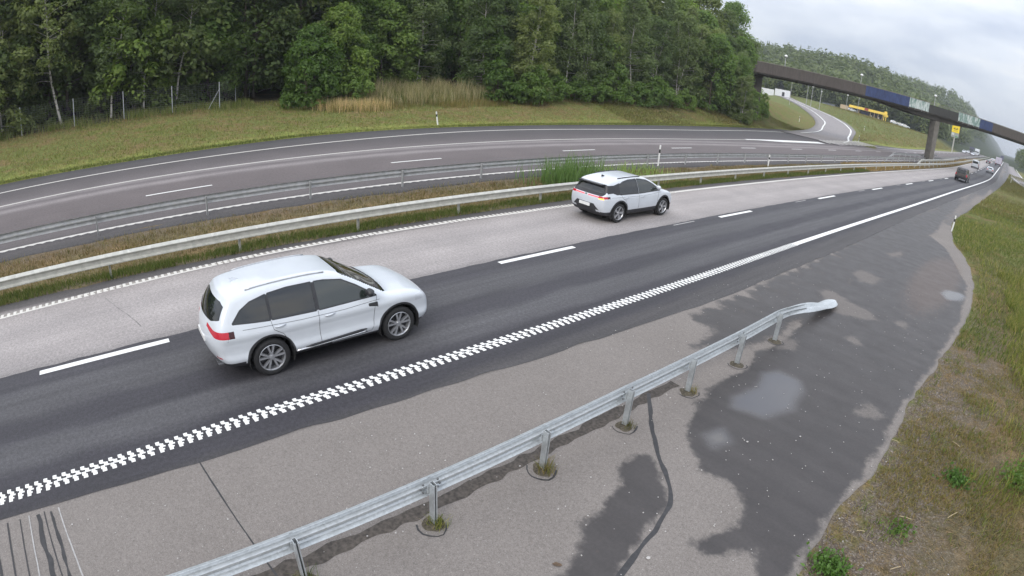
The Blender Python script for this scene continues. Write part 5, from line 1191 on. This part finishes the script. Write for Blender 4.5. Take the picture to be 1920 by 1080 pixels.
# ------------------------------------------------------------------ trees
def leaf_quads(C, size, rng, D=None):
    """one small leaf card per centre, facing roughly along D"""
    n = len(C); nr_ = rng.normal(size=(n, 3))
    if D is not None: nr_ = D+np.array([0, 0, .55])+nr_*.45
    nr_ /= np.linalg.norm(nr_, axis=1)[:, None]+1e-9
    a = np.cross(nr_, rng.normal(size=(n, 3))); a /= np.linalg.norm(a, axis=1)[:, None]+1e-9; b = np.cross(nr_, a)
    s = size*(.6+.8*rng.random(n))[:, None]
    V = np.stack([C-a*s, C-b*s*.6+nr_*s*.12, C+a*s, C+b*s*.6+nr_*s*.12], 1).reshape(-1, 3)
    F = np.arange(4*n).reshape(n, 4); return V, F
def tree_meshes(seed, H, R, z0, nclump, nleaf, lsize, leafmat, barkmat, lean=(0, 0), trunk_r=.16, droop=.0, shape=.75, spread=.8, multi=1):
    """tapered trunk and limbs; leaves sit on the shells of many unequal clumps, so each clump has a lit top and a dim underside"""
    rng = np.random.default_rng(seed); W = MB(); cents = []; dirs = []
    for s_ in range(multi):
        ang = rng.uniform(0, 6.28); dx, dy = lean[0]+(.10*math.cos(ang) if multi > 1 else 0), lean[1]+(.10*math.sin(ang) if multi > 1 else 0)
        tp = [np.array([dx*h+.15*math.sin(h*.7+seed), dy*h+.15*math.cos(h*.6+seed), h]) for h in np.linspace(-.3, H*.94, 9)]
        W.tube(tp, [trunk_r*(1-.88*i/8)*(1.0 if multi == 1 else .7) for i in range(9)], 7, False)
        nb = nclump//multi
        for k in range(nb):
            h = z0+(H-z0)*rng.random()**.9; t = (h-z0)/(H-z0); prof = (math.sin(math.pi*min(1, .10+t*shape+.12))**.7 if t < .97 else .2)*(1-.2*t)
            r = R*prof*(.30+.75*rng.random()**.5); a = rng.uniform(0, 6.28); base = np.array([np.interp(h*.85, [q[2] for q in tp], [q[0] for q in tp]), np.interp(h*.85, [q[2] for q in tp], [q[1] for q in tp]), h*.85])
            c = np.array([base[0]+r*math.cos(a), base[1]+r*math.sin(a), h-droop*r*.4])
            if k % 2 == 0: W.tube([base, (base+c)/2+(0, 0, .15*r*.3), c], [trunk_r*.28*(1-.6*t), trunk_r*.18*(1-.6*t), .01], 4, False)
            m = int(nleaf*rng.uniform(.5, 1.5)); sp = spread*rng.uniform(.55, 1.35)*(R/3.2)
            d = rng.normal(size=(m, 3)); d[:, 2] += .35; d /= np.linalg.norm(d, axis=1)[:, None]
            q = d*(sp*(.55+.55*rng.random(m)**.7))[:, None]*np.array([1, 1, .72])
            if droop: q[:, 2] -= droop*(q[:, 0]**2+q[:, 1]**2)/max(sp, .1)*.8*rng.random(m)
            cents.append(c+q); dirs.append(d)
    C = np.concatenate(cents); D = np.concatenate(dirs); k = C[:, 2] > .1; C, D = C[k], D[k]
    V, F = leaf_quads(C, lsize, rng, D)
    return W.mesh('trunk', M[barkmat]), new_mesh('crown', V, F, M[leafmat])
PROT = {
 'broad': [tree_meshes(11, 13, 4.3, .4, 130, 90, .20, 'leaf_broad', 'bark_brown'), tree_meshes(12, 11, 4.1, .3, 115, 92, .20, 'leaf_broad', 'bark_brown'), tree_meshes(13, 15, 4.4, .8, 140, 90, .20, 'leaf_broad', 'bark_brown')],
 'birch': [tree_meshes(21, 15, 3.3, .5, 140, 90, .155, 'leaf_birch', 'bark_birch', droop=.6, shape=.8, multi=2, trunk_r=.10), tree_meshes(22, 17, 3.4, .8, 150, 90, .155, 'leaf_birch', 'bark_birch', (.04, -.02), droop=.7, shape=.8, trunk_r=.11), tree_meshes(23, 13, 3.0, .4, 130, 86, .15, 'leaf_birch', 'bark_birch', (-.05, .02), droop=.6, multi=3, trunk_r=.10)],
 'dark': [tree_meshes(31, 16, 4.2, 2.2, 120, 62, .20, 'leaf_dark', 'bark_brown'), tree_meshes(32, 18, 4.6, 1.4, 130, 62, .21, 'leaf_dark', 'bark_brown'), tree_meshes(33, 14, 4.0, .8, 115, 62, .20, 'leaf_dark', 'bark_brown', multi=2)],
 'bush': [tree_meshes(41, 4.2, 2.2, .0, 54, 60, .15, 'leaf_broad', 'bark_brown', trunk_r=.07, multi=3), tree_meshes(42, 3.0, 1.9, .0, 44, 60, .14, 'leaf_broad', 'bark_brown', trunk_r=.06, multi=3), tree_meshes(43, 2.6, 1.8, .0, 44, 56, .14, 'leaf_dark', 'bark_brown', trunk_r=.05, multi=3)],
 'lean': [tree_meshes(51, 15, 3.0, 4.2, 90, 60, .145, 'leaf_birch', 'bark_birch', (.02, -.12), droop=.7, trunk_r=.12), tree_meshes(52, 14, 2.8, 3.6, 80, 60, .145, 'leaf_birch', 'bark_birch', (.03, .14), droop=.7, trunk_r=.11)],
}
def tree(kind, i, x, y, s, label, group=None, name=None, rz=None, dz=0.0):
    tr, cr_ = PROT[kind][i % len(PROT[kind])]
    t = tag(empty(name or {'broad': 'broadleaf_tree', 'birch': 'birch_tree', 'dark': 'dark_tree', 'bush': 'bush', 'lean': 'birch_tree'}[kind], (x, y, gz(x, y)-.05+dz), random.uniform(0, 6.28) if rz is None else rz), label, 'bush' if kind == 'bush' else 'tree', group)
    t.scale = (s*random.uniform(.9, 1.12), s*random.uniform(.9, 1.12), s*random.uniform(.95, 1.08))
    obj('trunk', tr, t); obj('crown', cr_, t); return t
rt = random.Random(5)
ORD = 'first second third fourth fifth sixth seventh eighth ninth tenth eleventh twelfth thirteenth fourteenth fifteenth sixteenth seventeenth eighteenth nineteenth'.split()
WOOD_D = 'dark broadleaf tree deep in the shaded wood behind the wire fence'; WOOD_B = 'birch in the grey-green birch stand above the bank left of the bridge'; WOOD_G = 'tall green tree rising behind the roadside bushes in the wood'
# the shaded wood behind the fence
for i in range(46):
    col, row = i % 12, i//12
    x = -41.0-row*5.2-rt.uniform(-1.6, 1.6); y = -19+col*3.5+rt.uniform(-1.3, 1.3)+row*1.1
    if x > -39.5 and y > 8: x -= 4
    tree('dark' if rt.random() < .78 else 'broad', rt.randrange(3), x, y, rt.uniform(.92, 1.2), WOOD_D if row else ORD[col]+' tree from the left in the front row of the shaded wood behind the fence', 'trees of the shaded wood')
# pale trunks that stand at the fence
tree('lean', 0, -38.3, -3.2, 1.0, 'birch with a kinked white trunk leaning over the wire fence', rz=.2)
tree('lean', 1, -38.1, 1.2, .95, 'slim birch with a pale trunk crossing the middle fence post', rz=.1)
tree('lean', 1, -38.8, 4.0, .9, 'thin birch with a pale trunk just right of the middle fence post', rz=.4)
tree('lean', 1, -39.4, 7.0, .9, 'thin pale birch in front of the last straight stretch of the fence', rz=.2)
tree('birch', 0, -38.6, -8.5, .95, 'birch with drooping grey-green leaves at the dark left end of the fence')
for i in range(11):
    y = -15+i*2.6+rt.uniform(-.8, .8); tree('bush', 2, -38.6-rt.uniform(0, 2.0), y, rt.uniform(.55, 1.0), ORD[i]+' dark bush from the left under the trees behind the wire fence', 'undergrowth behind the fence')
# the big bright trees that come closest to the road
tree('broad', 1, -35.2, 18.3, .62, 'broad bright-green bushy tree that reaches lowest towards the road', rz=1.0, dz=-.5)
tree('broad', 0, -36.6, 21.4, .66, 'bright-green bushy tree right of the lowest one, left of the dry grass', rz=2.0, dz=-.4)
tree('bush', 0, -33.6, 17.0, 1.15, 'dark green bush at the foot of the broad bright-green tree')
tree('bush', 1, -34.0, 21.5, 1.0, 'low green bush between the bright trees and the dry grass')
tree('broad', 2, -40.5, 23.5, .8, 'tall bright-green tree standing behind the left end of the dry grass', rz=.5)
tree('broad', 1, -41.0, 28.0, .85, 'rounded green tree behind the middle of the dry grass', rz=4.0)
tree('birch', 1, -40.5, 32.0, .85, 'olive birch behind the right end of the dry grass')
tree('broad', 0, -36.0, 37.0, .62, 'bright yellow-green tree right of the dry grass', rz=3.0, dz=-.4)
tree('bush', 0, -32.8, 36.5, .9, 'green bush at the right end of the dry grass'); tree('bush', 1, -31.6, 39.3, .95, 'low bush on the bank right of the dry grass')
for i in range(9):
    y = 40.5+i*3.6; x = -33.0-rt.uniform(-.6, .8)-.05*i; tree('bush', rt.randrange(2), x+1.0, y, rt.uniform(.8, 1.15), ORD[8-i]+' green bush from the bridge in the row at the foot of the birch stand', 'bushes below the birches')
for i in range(26):
    row, c = i//13, i % 13; y = 38+c*4.6+rt.uniform(-1.2, 1.2); x = -35.0-row*4.2-.03*c+rt.uniform(-.9, .9)
    tree('birch' if rt.random() < .82 else 'broad', rt.randrange(3), x, y, rt.uniform(.78, .98), WOOD_B if row else ORD[12-c]+' tree from the bridge in the front row of the birch stand above the bank', 'birches above the bank')
tree('broad', 0, -32.0, 76.5, .85, 'broad green tree at the top right corner of the wood, left of the bridge'); tree('birch', 2, -28.3, 80.4, .55, 'small birch at the road edge of the wood just left of the bridge'); tree('broad', 1, -28.6, 82.0, .60, 'leafy tree at the very end of the bridge'); tree('broad', 2, -30.6, 82.6, .62, 'green tree whose leaves touch the left end of the bridge'); tree('broad', 2, -34.5, 90.0, .75, 'green tree at the right edge of the wood, beside the bridge end'); tree('bush', 0, -31.6, 90.0, .95, 'bush beside the bridge end'); tree('bush', 1, -31.8, 94.5, .8, 'low leafy bush on the slope just right of the bridge end'); tree('bush', 1, -33.4, 99.0, .7, 'low bush halfway down the slope towards the slip road bend'); tree('bush', 0, -36.5, 106.0, .5, 'lowest bush on the slope near the slip road bend'); tree('bush', 1, -36.0, 99.5, .8, 'round bush in the middle of the slope inside the slip road bend'); tree('bush', 0, -40.5, 109.5, .8, 'bush nearest the inner edge of the slip road'); tree('bush', 1, -44.0, 117, .9, 'bush beside the inner bend where the slip road starts to climb'); tree('broad', 1, -42.5, 106, .42, 'small tree on the slope behind the bushes of the slip road bend'); tree('broad', 0, -47.5, 118, .45, 'small tree highest on the slope inside the slip road bend'); tree('bush', 1, -50.0, 128, .9, 'bush at the upper end of the slope beside the climbing slip road'); tree('bush', 1, -38.5, 96.5, 1.05, 'light green bush on the slope towards the slip road'); tree('bush', 0, -39.0, 103.0, 1.0, 'last bush on the slope inside the slip road bend')
tree('bush', 0, -33.0, 87.0, 1.3, 'leafy bush hiding the left end of the bridge'); tree('birch', 2, -32.0, 84.5, .72, 'birch leaning against the left end of the bridge'); tree('birch', 0, -30.2, 80.0, .62, 'short birch in front of the left end of the bridge')
for i in range(56):
    row, c = i//19, i % 19; y = 14+c*5.2+rt.uniform(-1.5, 1.5)+row*1.7; x = -46.0-row*5.5+rt.uniform(-1.4, 1.4)
    tree(('broad', 'dark', 'birch')[rt.choice((0, 0, 1, 1, 2))], rt.randrange(3), x, y, rt.uniform(.95, 1.2), WOOD_G, 'taller trees behind the front row')

# the far wood on the hill, one mass of small trees
def far_wood():
    rng = np.random.default_rng(3); protos = []
    for q in range(4):                                   # spruces
        V = []; F = []; H = 1.0
        for lv in range(13):
            h = .05+lv*.07; rr_ = .19*(1-lv/13.6)
            for k in range(8):
                a = 2*math.pi*(k+.5*(lv % 2))/8+rng.normal()*.2; r_ = rr_*rng.uniform(.75, 1.25); b = len(V); ca, sa = math.cos(a), math.sin(a); w_ = rr_*.26
                V += [(0, 0, h+.09), (ca*r_-sa*w_, sa*r_+ca*w_, h-.03*rng.random()), (ca*r_+sa*w_, sa*r_-ca*w_, h-.03*rng.random())]; F.append((b, b+1, b+2, b+2))
        protos.append((np.array(V), np.array(F)))
    for q in range(5):                                   # round crowns
        n = 112; d = rng.normal(size=(n, 3)); d /= np.linalg.norm(d, axis=1)[:, None]; C = d*np.array([.30, .30, .36])*(.55+.5*rng.random(n))[:, None]+(0, 0, .58); C[:, 2] += .06*np.sin(d[:, 0]*5+q)
        V, F = leaf_quads(C, .072, rng, d); protos.append((V, F))
    pts = []
    def add(n, xs, ys, hs, conif, test=None):
        c = 0
        while c < n:
            x, y = rng.uniform(*xs), rng.uniform(*ys)
            if test is not None and not test(x, y): continue
            pts.append((x, y, rng.uniform(*hs), conif > rng.random())); c += 1
    o_ = lambda x, y: x-float(X0(y))
    add(240, (-120, -24), (272, 330), (12, 19), .5, lambda x, y: o_(x, y) < -27-.0*(y-272))
    add(1350, (-260, -28), (330, 560), (10, 17), .22)
    add(520, (-420, -28), (560, 900), (11, 17), .3)
    add(150, (-60, -27), (300, 900), (10, 17), .5)
    add(330, (-300, -85), (150, 330), (11, 18), .3, lambda x, y: y > 245 or x < -95-.25*(y-150))
    add(260, (-140, -62), (-60, 150), (14, 19), .2)
    add(380, (22, 220), (330, 800), (12, 18), .5); add(60, (19, 40), (280, 700), (8, 15), .5)
    P = np.array(pts, float); Z = terrain(P[:, 0], P[:, 1]); VV = []; FF = []; b = 0
    for (x, y, h, c), z in zip(P, Z):
        V, F = protos[rng.integers(0, 4) if c else rng.integers(4, 9)]; a = rng.uniform(0, 6.28); ca, sa = math.cos(a), math.sin(a); wd = h*rng.uniform(.8, 1.15)
        q = np.stack([(V[:, 0]*ca-V[:, 1]*sa)*wd, (V[:, 0]*sa+V[:, 1]*ca)*wd, V[:, 2]*h], -1)+(x, y, z-.3); VV.append(q); FF.append(F+b); b += len(V)
    VV = np.concatenate(VV); FF = np.concatenate(FF)
    tri = FF[:, 2] == FF[:, 3]
    faces = [tuple(f[:3]) if t else tuple(f) for f, t in zip(FF.tolist(), tri.tolist())]
    me = new_mesh('forest', VV, faces, M['leaf_far'])
    return tag(obj('forest', me), 'dense mixed forest covering the distant hillside', 'forest', kind='stuff')
far_wood()

# ------------------------------------------------------------------ grass
def blades(name, pts, h, wd, mat, label, lean=.35, parent=None, seed=1, curl=True):
    rng = np.random.default_rng(seed); n = len(pts); P = np.asarray(pts, float); h = h*np.ones(n); 
    a = rng.uniform(0, 6.28, n); l = rng.normal(size=(n, 2))*lean*h[:, None]; w_ = wd*(.6+.8*rng.random(n)); dx = np.stack([np.cos(a)*w_/2, np.sin(a)*w_/2, 0*a], -1)
    T = P+np.stack([l[:, 0], l[:, 1], h*(.7+.5*rng.random(n))], -1); Mi = P*.5+T*.5; Mi[:, :2] -= l*.22; Mi[:, 2] += h*.06
    V = np.stack([P-dx, P+dx, Mi+dx*.75, T, Mi-dx*.75], 1).reshape(-1, 3); b = np.arange(n)*5
    F = np.stack([np.stack([b, b+1, b+2, b+4], -1)], 1).reshape(-1, 4); F2 = np.stack([b+4, b+2, b+3], -1)
    me = bpy.data.meshes.new(name); me.vertices.add(len(V)); me.vertices.foreach_set('co', V.astype(np.float32).ravel())
    idx = np.concatenate([np.concatenate([F, F2], 1).reshape(-1)]); me.loops.add(len(idx)); me.loops.foreach_set('vertex_index', idx.astype(np.int32))
    ls = np.stack([np.arange(n)*7, np.arange(n)*7+4], -1).ravel(); me.polygons.add(2*n); me.polygons.foreach_set('loop_start', ls.astype(np.int32)); me.update(calc_edges=True); me.materials.append(M[mat])
    return tag(obj(name, me, parent), label, 'grass', kind='stuff')
def scatter(n, of, yr, keep=None, seed=1, world=False):
    """of(y) -> (o0, o1) lateral range"""
    rng = np.random.default_rng(seed); y = rng.uniform(yr[0], yr[1], n); a, b = of(y); o = a+(b-a)*rng.random(n); x = o if world else o+X0(y)
    if keep is not None:
        k = keep(x, y, rng); x, y = x[k], y[k]
    z = terrain(x, y); return np.stack([x, y, z-.01], -1)
dens = lambda x, y, s, sd: vnoise(x*s, y*s, sd)
# near verge: weedy gravel by the asphalt, longer grass further out
lay_r = lambda a, b: (lambda y: (LAY(y)+a, LAY(y)+b))
blades('verge_grass', scatter(60000, lay_r(.05, 3.2), (2.5, 19), lambda x, y, r: r.random(len(x)) < np.clip(.08+1.1*dens(x, y, 1.1, 81)+.35*dens(x, y, 3.1, 181)+.25*np.exp(-((x-LAY(y)-.25)/.25)**2), .02, 1), 2, True), .085, .011, 'blade_mixed', 'short sparse weeds and dry grass on the gravelly near verge', .55, seed=2)
blades('verge_grass', scatter(52000, lay_r(1.5, 7.5), (4, 30), lambda x, y, r: r.random(len(x)) < np.clip(.30+.9*dens(x, y, .7, 82)+.42*(x-LAY(y)-3.0)+.05*(y-9), 0, 1), 3, True), .36, .018, 'blade_green', 'long green grass on the near verge away from the asphalt', .5, seed=3)
blades('straw_litter', scatter(42000, lay_r(.1, 7.0), (2.5, 24), None, 22, True), .035, .011, 'blade_dry', 'flat dry straw litter strewn over the gravelly verge', 2.2, seed=22)
blades('verge_grass', scatter(26000, lay_r(.15, 6.5), (2.5, 24), lambda x, y, r: dens(x, y, 1.6, 182)+.3*dens(x, y, 4, 183) > .32, 23, True), .14, .013, 'blade_green', 'small green grass tufts dotted over the gravelly verge', .5, seed=23)
blades('verge_grass', scatter(9000, lay_r(1.2, 7), (4, 34), lambda x, y, r: dens(x, y, .5, 83)-.35*(x-LAY(y) < 2.4) > .10, 4, True), .26, .011, 'blade_dry', 'dry straw-coloured grass patches on the near verge', .6, seed=4)
blades('verge_grass', scatter(42000, lay_r(.05, 9), (17, 60), None, 5, True), .17, .020, 'blade_green', 'mown yellow-green grass on the verge beyond the lay-by', .5, seed=5)
blades('verge_grass', scatter(26000, lay_r(.3, 12), (20, 75), lambda x, y, r: dens(x, y, .3, 84) > -.2, 6, True), .26, .024, 'blade_green', 'greener long grass on the verge beyond the lay-by', .5, seed=6)
blades('verge_grass', scatter(26000, lay_r(.1, 14), (55, 190), None, 7, True), .30, .06, 'blade_mixed', 'far yellow-green grass on the near verge towards the merging lane', .5, seed=7)
# the median
blades('median_grass', scatter(52000, lambda y: (-5.35+0*y, -4.50+0*y), (-9, 60), lambda x, y, r: r.random(len(x)) < .65+.4*dens(x, y, .8, 85), 8), .20, .014, 'blade_green', 'green grass under the near median rail', .35, seed=8)
blades('median_grass', scatter(42000, lambda y: (-7.6+0*y, -5.1+0*y), (-9, 60), lambda x, y, r: r.random(len(x)) < .75+.5*dens(x, y, .9, 86), 9), .15, .014, 'blade_heath', 'brown dry grass and weeds along the middle of the median', .5, seed=9)
blades('median_grass', scatter(12000, lambda y: (-7.9+0*y, -5.0+0*y), (-9, 60), lambda x, y, r: dens(x, y, .55, 87) > .15, 10), .17, .015, 'blade_mixed', 'patches of yellow-green grass along the middle of the median', .5, seed=10)
blades('median_grass', scatter(22000, lambda y: (-8.0+0*y, -4.5+0*y), (60, 200), None, 11), .22, .05, 'blade_dry', 'far brown median grass towards the bridge pillar', .4, seed=11)
rd = scatter(4200, lambda y: (-8.0+0*y, -5.6+0*y), (16.5, 25), lambda x, y, r: r.random(len(x)) < np.exp(-((y-19.9)/1.6)**2-(((x-X0(y))+6.9)/.6)**2)*1.2, 12)
blades('reeds', rd, .85+.5*np.random.default_rng(5).random(len(rd)), .035, 'blade_reed', 'clump of tall green reeds in the median behind the white crossover', .22, seed=12)
rd = scatter(1600, lambda y: (-7.9+0*y, -5.6+0*y), (21, 30), lambda x, y, r: r.random(len(x)) < np.exp(-((y-24)/2.6)**2)*.8, 13)
blades('reeds', rd, .55, .03, 'blade_reed', 'lower green reeds in the median right of the tall clump', .3, seed=13)
# the bank beyond the opposite carriageway
bank = lambda a, b: (lambda y: (OP_EDGE(y)-b, OP_EDGE(y)-a))
blades('bank_grass', scatter(44000, bank(.8, 12.5), (-24, 80), lambda x, y, r: (dens(x, y*.6, .30, 89)+.5*dens(x, y, .9, 188)) < .06, 24), .12, .032, 'blade_dry', 'brown dried patches of grass on the far bank', .6, seed=24)
blades('bank_grass', scatter(24000, bank(.2, 12.5), (-24, 60), lambda x, y, r: r.random(len(x)) < .6+.5*dens(x, y, .5, 88), 14), .13, .030, 'blade_mixed', 'mown patchy green and brown grass on the far bank', .5, seed=14)
blades('bank_grass', scatter(52000, bank(.0, 12.0), (-24, 95), lambda x, y, r: (dens(x, y*.6, .30, 89)+.5*dens(x, y, .9, 188)) > .10, 15), .17, .030, 'blade_green', 'greener patches of grass on the far bank', .5, seed=15)
blades('bank_grass', scatter(26000, bank(.2, 10), (50, 106), None, 16), .20, .05, 'blade_mixed', 'grass on the steeper bank below the birches', .5, seed=16)
blades('bank_grass', scatter(16000, bank(.05, .7), (-24, 80), None, 17), .16, .03, 'blade_green', 'lush strip of grass along the edge of the opposite carriageway', .3, seed=17)
blades('bank_grass', scatter(15000, lambda y: (-38.4+0*y, -34.0+0*y), (-20, 13), lambda x, y, r: r.random(len(x)) < np.clip((-x-33.6)/3, 0, 1)*(.6+.6*dens(x, y, .6, 90)), 18, True), .55, .03, 'blade_green', 'taller rank grass along the foot of the wire fence', .25, seed=18)
tn = scatter(11000, lambda y: (-39.2+0*y, -31.2+0*y), (18.5, 40), lambda x, y, r: r.random(len(x)) < np.clip(1.4-((y-29)/9.5)**2-((x+35.2)/3.4)**2, 0, 1), 19, True)
hh = np.clip(1.25+.65*vnoise(tn[:, 0]*.9, tn[:, 1]*.9, 77)+.35*vnoise(tn[:, 0]*3, tn[:, 1]*3, 78), .5, 2.1)*np.clip(1.25-((tn[:, 1]-29.5)/11.5)**2, .45, 1)
blades('tall_dry_grass', tn, hh, .045, 'blade_tan', 'stand of tall tan dry grass on the bank in front of the wood', .16, seed=19)
tg = tn[::3]+np.array([.15, .1, 0]); blades('bank_grass', tg, .9, .04, 'blade_green', 'green stems growing up through the tall tan dry grass', .2, seed=39)
tn = scatter(2600, lambda y: (-33.4+0*y, -30.0+0*y), (16.5, 24), lambda x, y, r: r.random(len(x)) < np.clip(1.2-((y-20.5)/3.5)**2-((x+31.6)/1.6)**2, 0, 1), 29, True)
blades('tall_dry_grass', tn, .95, .03, 'blade_tan', 'lower tan grass in front of the bright-green bushy trees', .14, seed=29)
blades('bank_grass', scatter(9000, lambda y: (-39.0+0*y, -30.5+0*y), (18, 40), None, 20, True), .6, .03, 'blade_mixed', 'rank green growth at the foot of the tall dry grass', .25, seed=20)
isl = scatter(22000, lambda y: (-60+0*y, -14.0+0*y), (112, 262), lambda x, y, r: (ramp_near(x, y)[3] > 1.2) & (ramp_near(x, y)[1] > .8) & (x-X0(y) < np.minimum(OP_EDGE(y), -18)-.8), 21, True)
blades('bank_grass', isl, .35, .10, 'blade_mixed', 'rough grass on the slope below the filling station', .4, seed=21)
# weeds at the rail posts and single herbs
for i, y in enumerate(nposts[3:8]):
    rng = np.random.default_rng(100+i); n = (90, 130, 150, 60, 40)[i]; q = rng.normal(size=(n, 2))*(.07, .06); p = np.stack([float(NX(y))+.10+q[:, 0], y+.02+q[:, 1], 0*q[:, 0]+.02], -1)
    lb = ('weeds at the foot of the rail post nearest the bottom edge', 'green weeds at the foot of the second rail post with a soil ring', 'bushy brown and green tuft at the foot of a rail post', 'few weeds at the foot of the rail post beside the tar seam', 'sparse weeds at the foot of the rail post by the big dark stain')[i]
    blades('weed_tuft', p, .13 if i != 2 else .17, .008, ('blade_green', 'blade_green', 'blade_mixed', 'blade_mixed', 'blade_mixed')[i], lb, .5, seed=200+i)
def herb(x, y, n, h, sp, mat, lb, seed):
    rng = np.random.default_rng(seed); q = rng.normal(size=(n, 3))*(sp, sp, h*.35); C = np.stack([x+q[:, 0], y+q[:, 1], gz(x, y)+np.abs(q[:, 2])+.03], -1); V, F = leaf_quads(C, .035, rng)
    hb = tag(empty('herb', (x, y, gz(x, y))), lb, 'plant', 'leafy herbs on the near verge'); tag(obj('foliage', new_mesh('foliage', V-np.array(hb.location), F, M[mat]), hb), kind='stuff')
herb(12.62, 9.85, 420, .22, .13, 'herb_green', 'bright green leafy herb standing alone in the gravelly verge', 1); herb(13.95, 10.7, 700, .40, .22, 'leaf_broad', 'dark green leafy plant at the right edge of the verge', 2)
herb(11.33, 6.28, 480, .16, .16, 'herb_green', 'bright green herb at the corner where the asphalt leaves the picture', 3); herb(11.65, 6.0, 300, .14, .14, 'herb_green', 'lower green herb just beyond the asphalt corner', 4); herb(12.0, 7.8, 120, .08, .13, 'leaf_broad', 'low spreading herb in the brown gravel', 5)
# loose stones, straws and a leaf on the asphalt
st_m = simple('stone_grey', (.42,.40,.38), .9, var=.2, scale=20); lf_m = simple('dead_leaf', (.10,.065,.04), .8, var=.3, scale=30); straw_m = simple('straw', (.42,.34,.21), .9, var=.1)
def stone_mesh(seed):
    rng = np.random.default_rng(seed); bm = bmesh.new(); bmesh.ops.create_icosphere(bm, subdivisions=1, radius=1)
    for v in bm.verts: v.co *= rng.uniform(.7, 1.15); v.co.z *= .55
    me = bpy.data.meshes.new('stone'); bm.to_mesh(me); bm.free(); me.materials.append(st_m); return me
sms = [stone_mesh(q) for q in range(4)]; rs = np.random.default_rng(9)
def pebbles():
    V = []; F = []; b = 0
    for k in range(620):
        y = rs.uniform(-2, 24)*rs.random()**.25; x = rs.uniform(4.6, float(LAY(y)) if k % 3 else float(LAY(y))+2.2); s_ = rs.uniform(.006, .017); z = .014 if x < LAY(y) else gz(x, y)
        me = sms[k % 4]; v = np.array([q.co[:] for q in me.vertices])*s_*(1.3 if x > LAY(y) else 1)+(x, y, z+s_*.3); V.append(v); F += [tuple(i+b for i in p.vertices) for p in me.polygons]; b += len(v)
    tag(obj('pebbles', new_mesh('pebbles', np.concatenate(V), F, st_m)), 'loose pale grit and pebbles scattered over the shoulder and verge', 'gravel', kind='stuff')
pebbles()
for x, y, s_, lb in ((9.35,4.68,.03,'pale stone on the dark wet asphalt near the bottom edge'), (8.95,8.02,.022,'small pale stone beside the puddle'), (9.6,8.95,.02,'white pebble alone on the wet asphalt right of the puddle')):
    tag(obj('stone', sms[0], None, (x, y, .02)), lb, 'stone', 'stones on the lay-by').scale = (s_, s_*1.2, s_)
def dead_leaf():
    b = MB(); b.add([(-.06,0,.004),(-.02,.028,.018),(.05,.022,.012),(.07,0,.006),(.03,-.03,.016),(-.03,-.026,.008)], [(0,1,2,3),(0,3,4,5)]); o = b.build('dead_leaf', lf_m, None, (8.66,3.72,.016), .6); tag(o, 'curled brown leaf on the dry asphalt near the bottom edge', 'leaf')
dead_leaf()
SG = 'loose straws on the near verge'
for i, (x, y, a, l) in enumerate([(12.0,8.1,.3,.22), (12.75,8.7,1.1,.30), (11.45,7.3,.5,.14), (12.4,11.2,-.4,.2), (11.2,10.3,.1,.16), (12.2,6.9,.9,.2)]):
    c, s_ = math.cos(a)*l/2, math.sin(a)*l/2; z = gz(x, y)+.05
    tag(MB().tube([(x-c, y-s_, z), (x, y, z+.012), (x+c, y+s_, z+.004)], .006, 5).build('straw', straw_m), 'loose pale straw lying on the gravelly verge', 'straw', SG)

# ------------------------------------------------------------------ haze in the distance
hz = NM('haze'); hz.t.nodes.remove(hz.b); pv = hz.n('ShaderNodeVolumePrincipled'); pv.inputs['Color'].default_value = (.86, .91, .97, 1); pv.inputs['Density'].default_value = .00036; pv.inputs['Anisotropy'].default_value = .2
hz.l(pv.outputs[0], hz.out.inputs['Volume'])
tag(MB().box((-1600, -300, -3), (1700, 3100, 95)).build('haze', hz.m), 'thin pale haze over the distance', 'haze', kind='stuff')
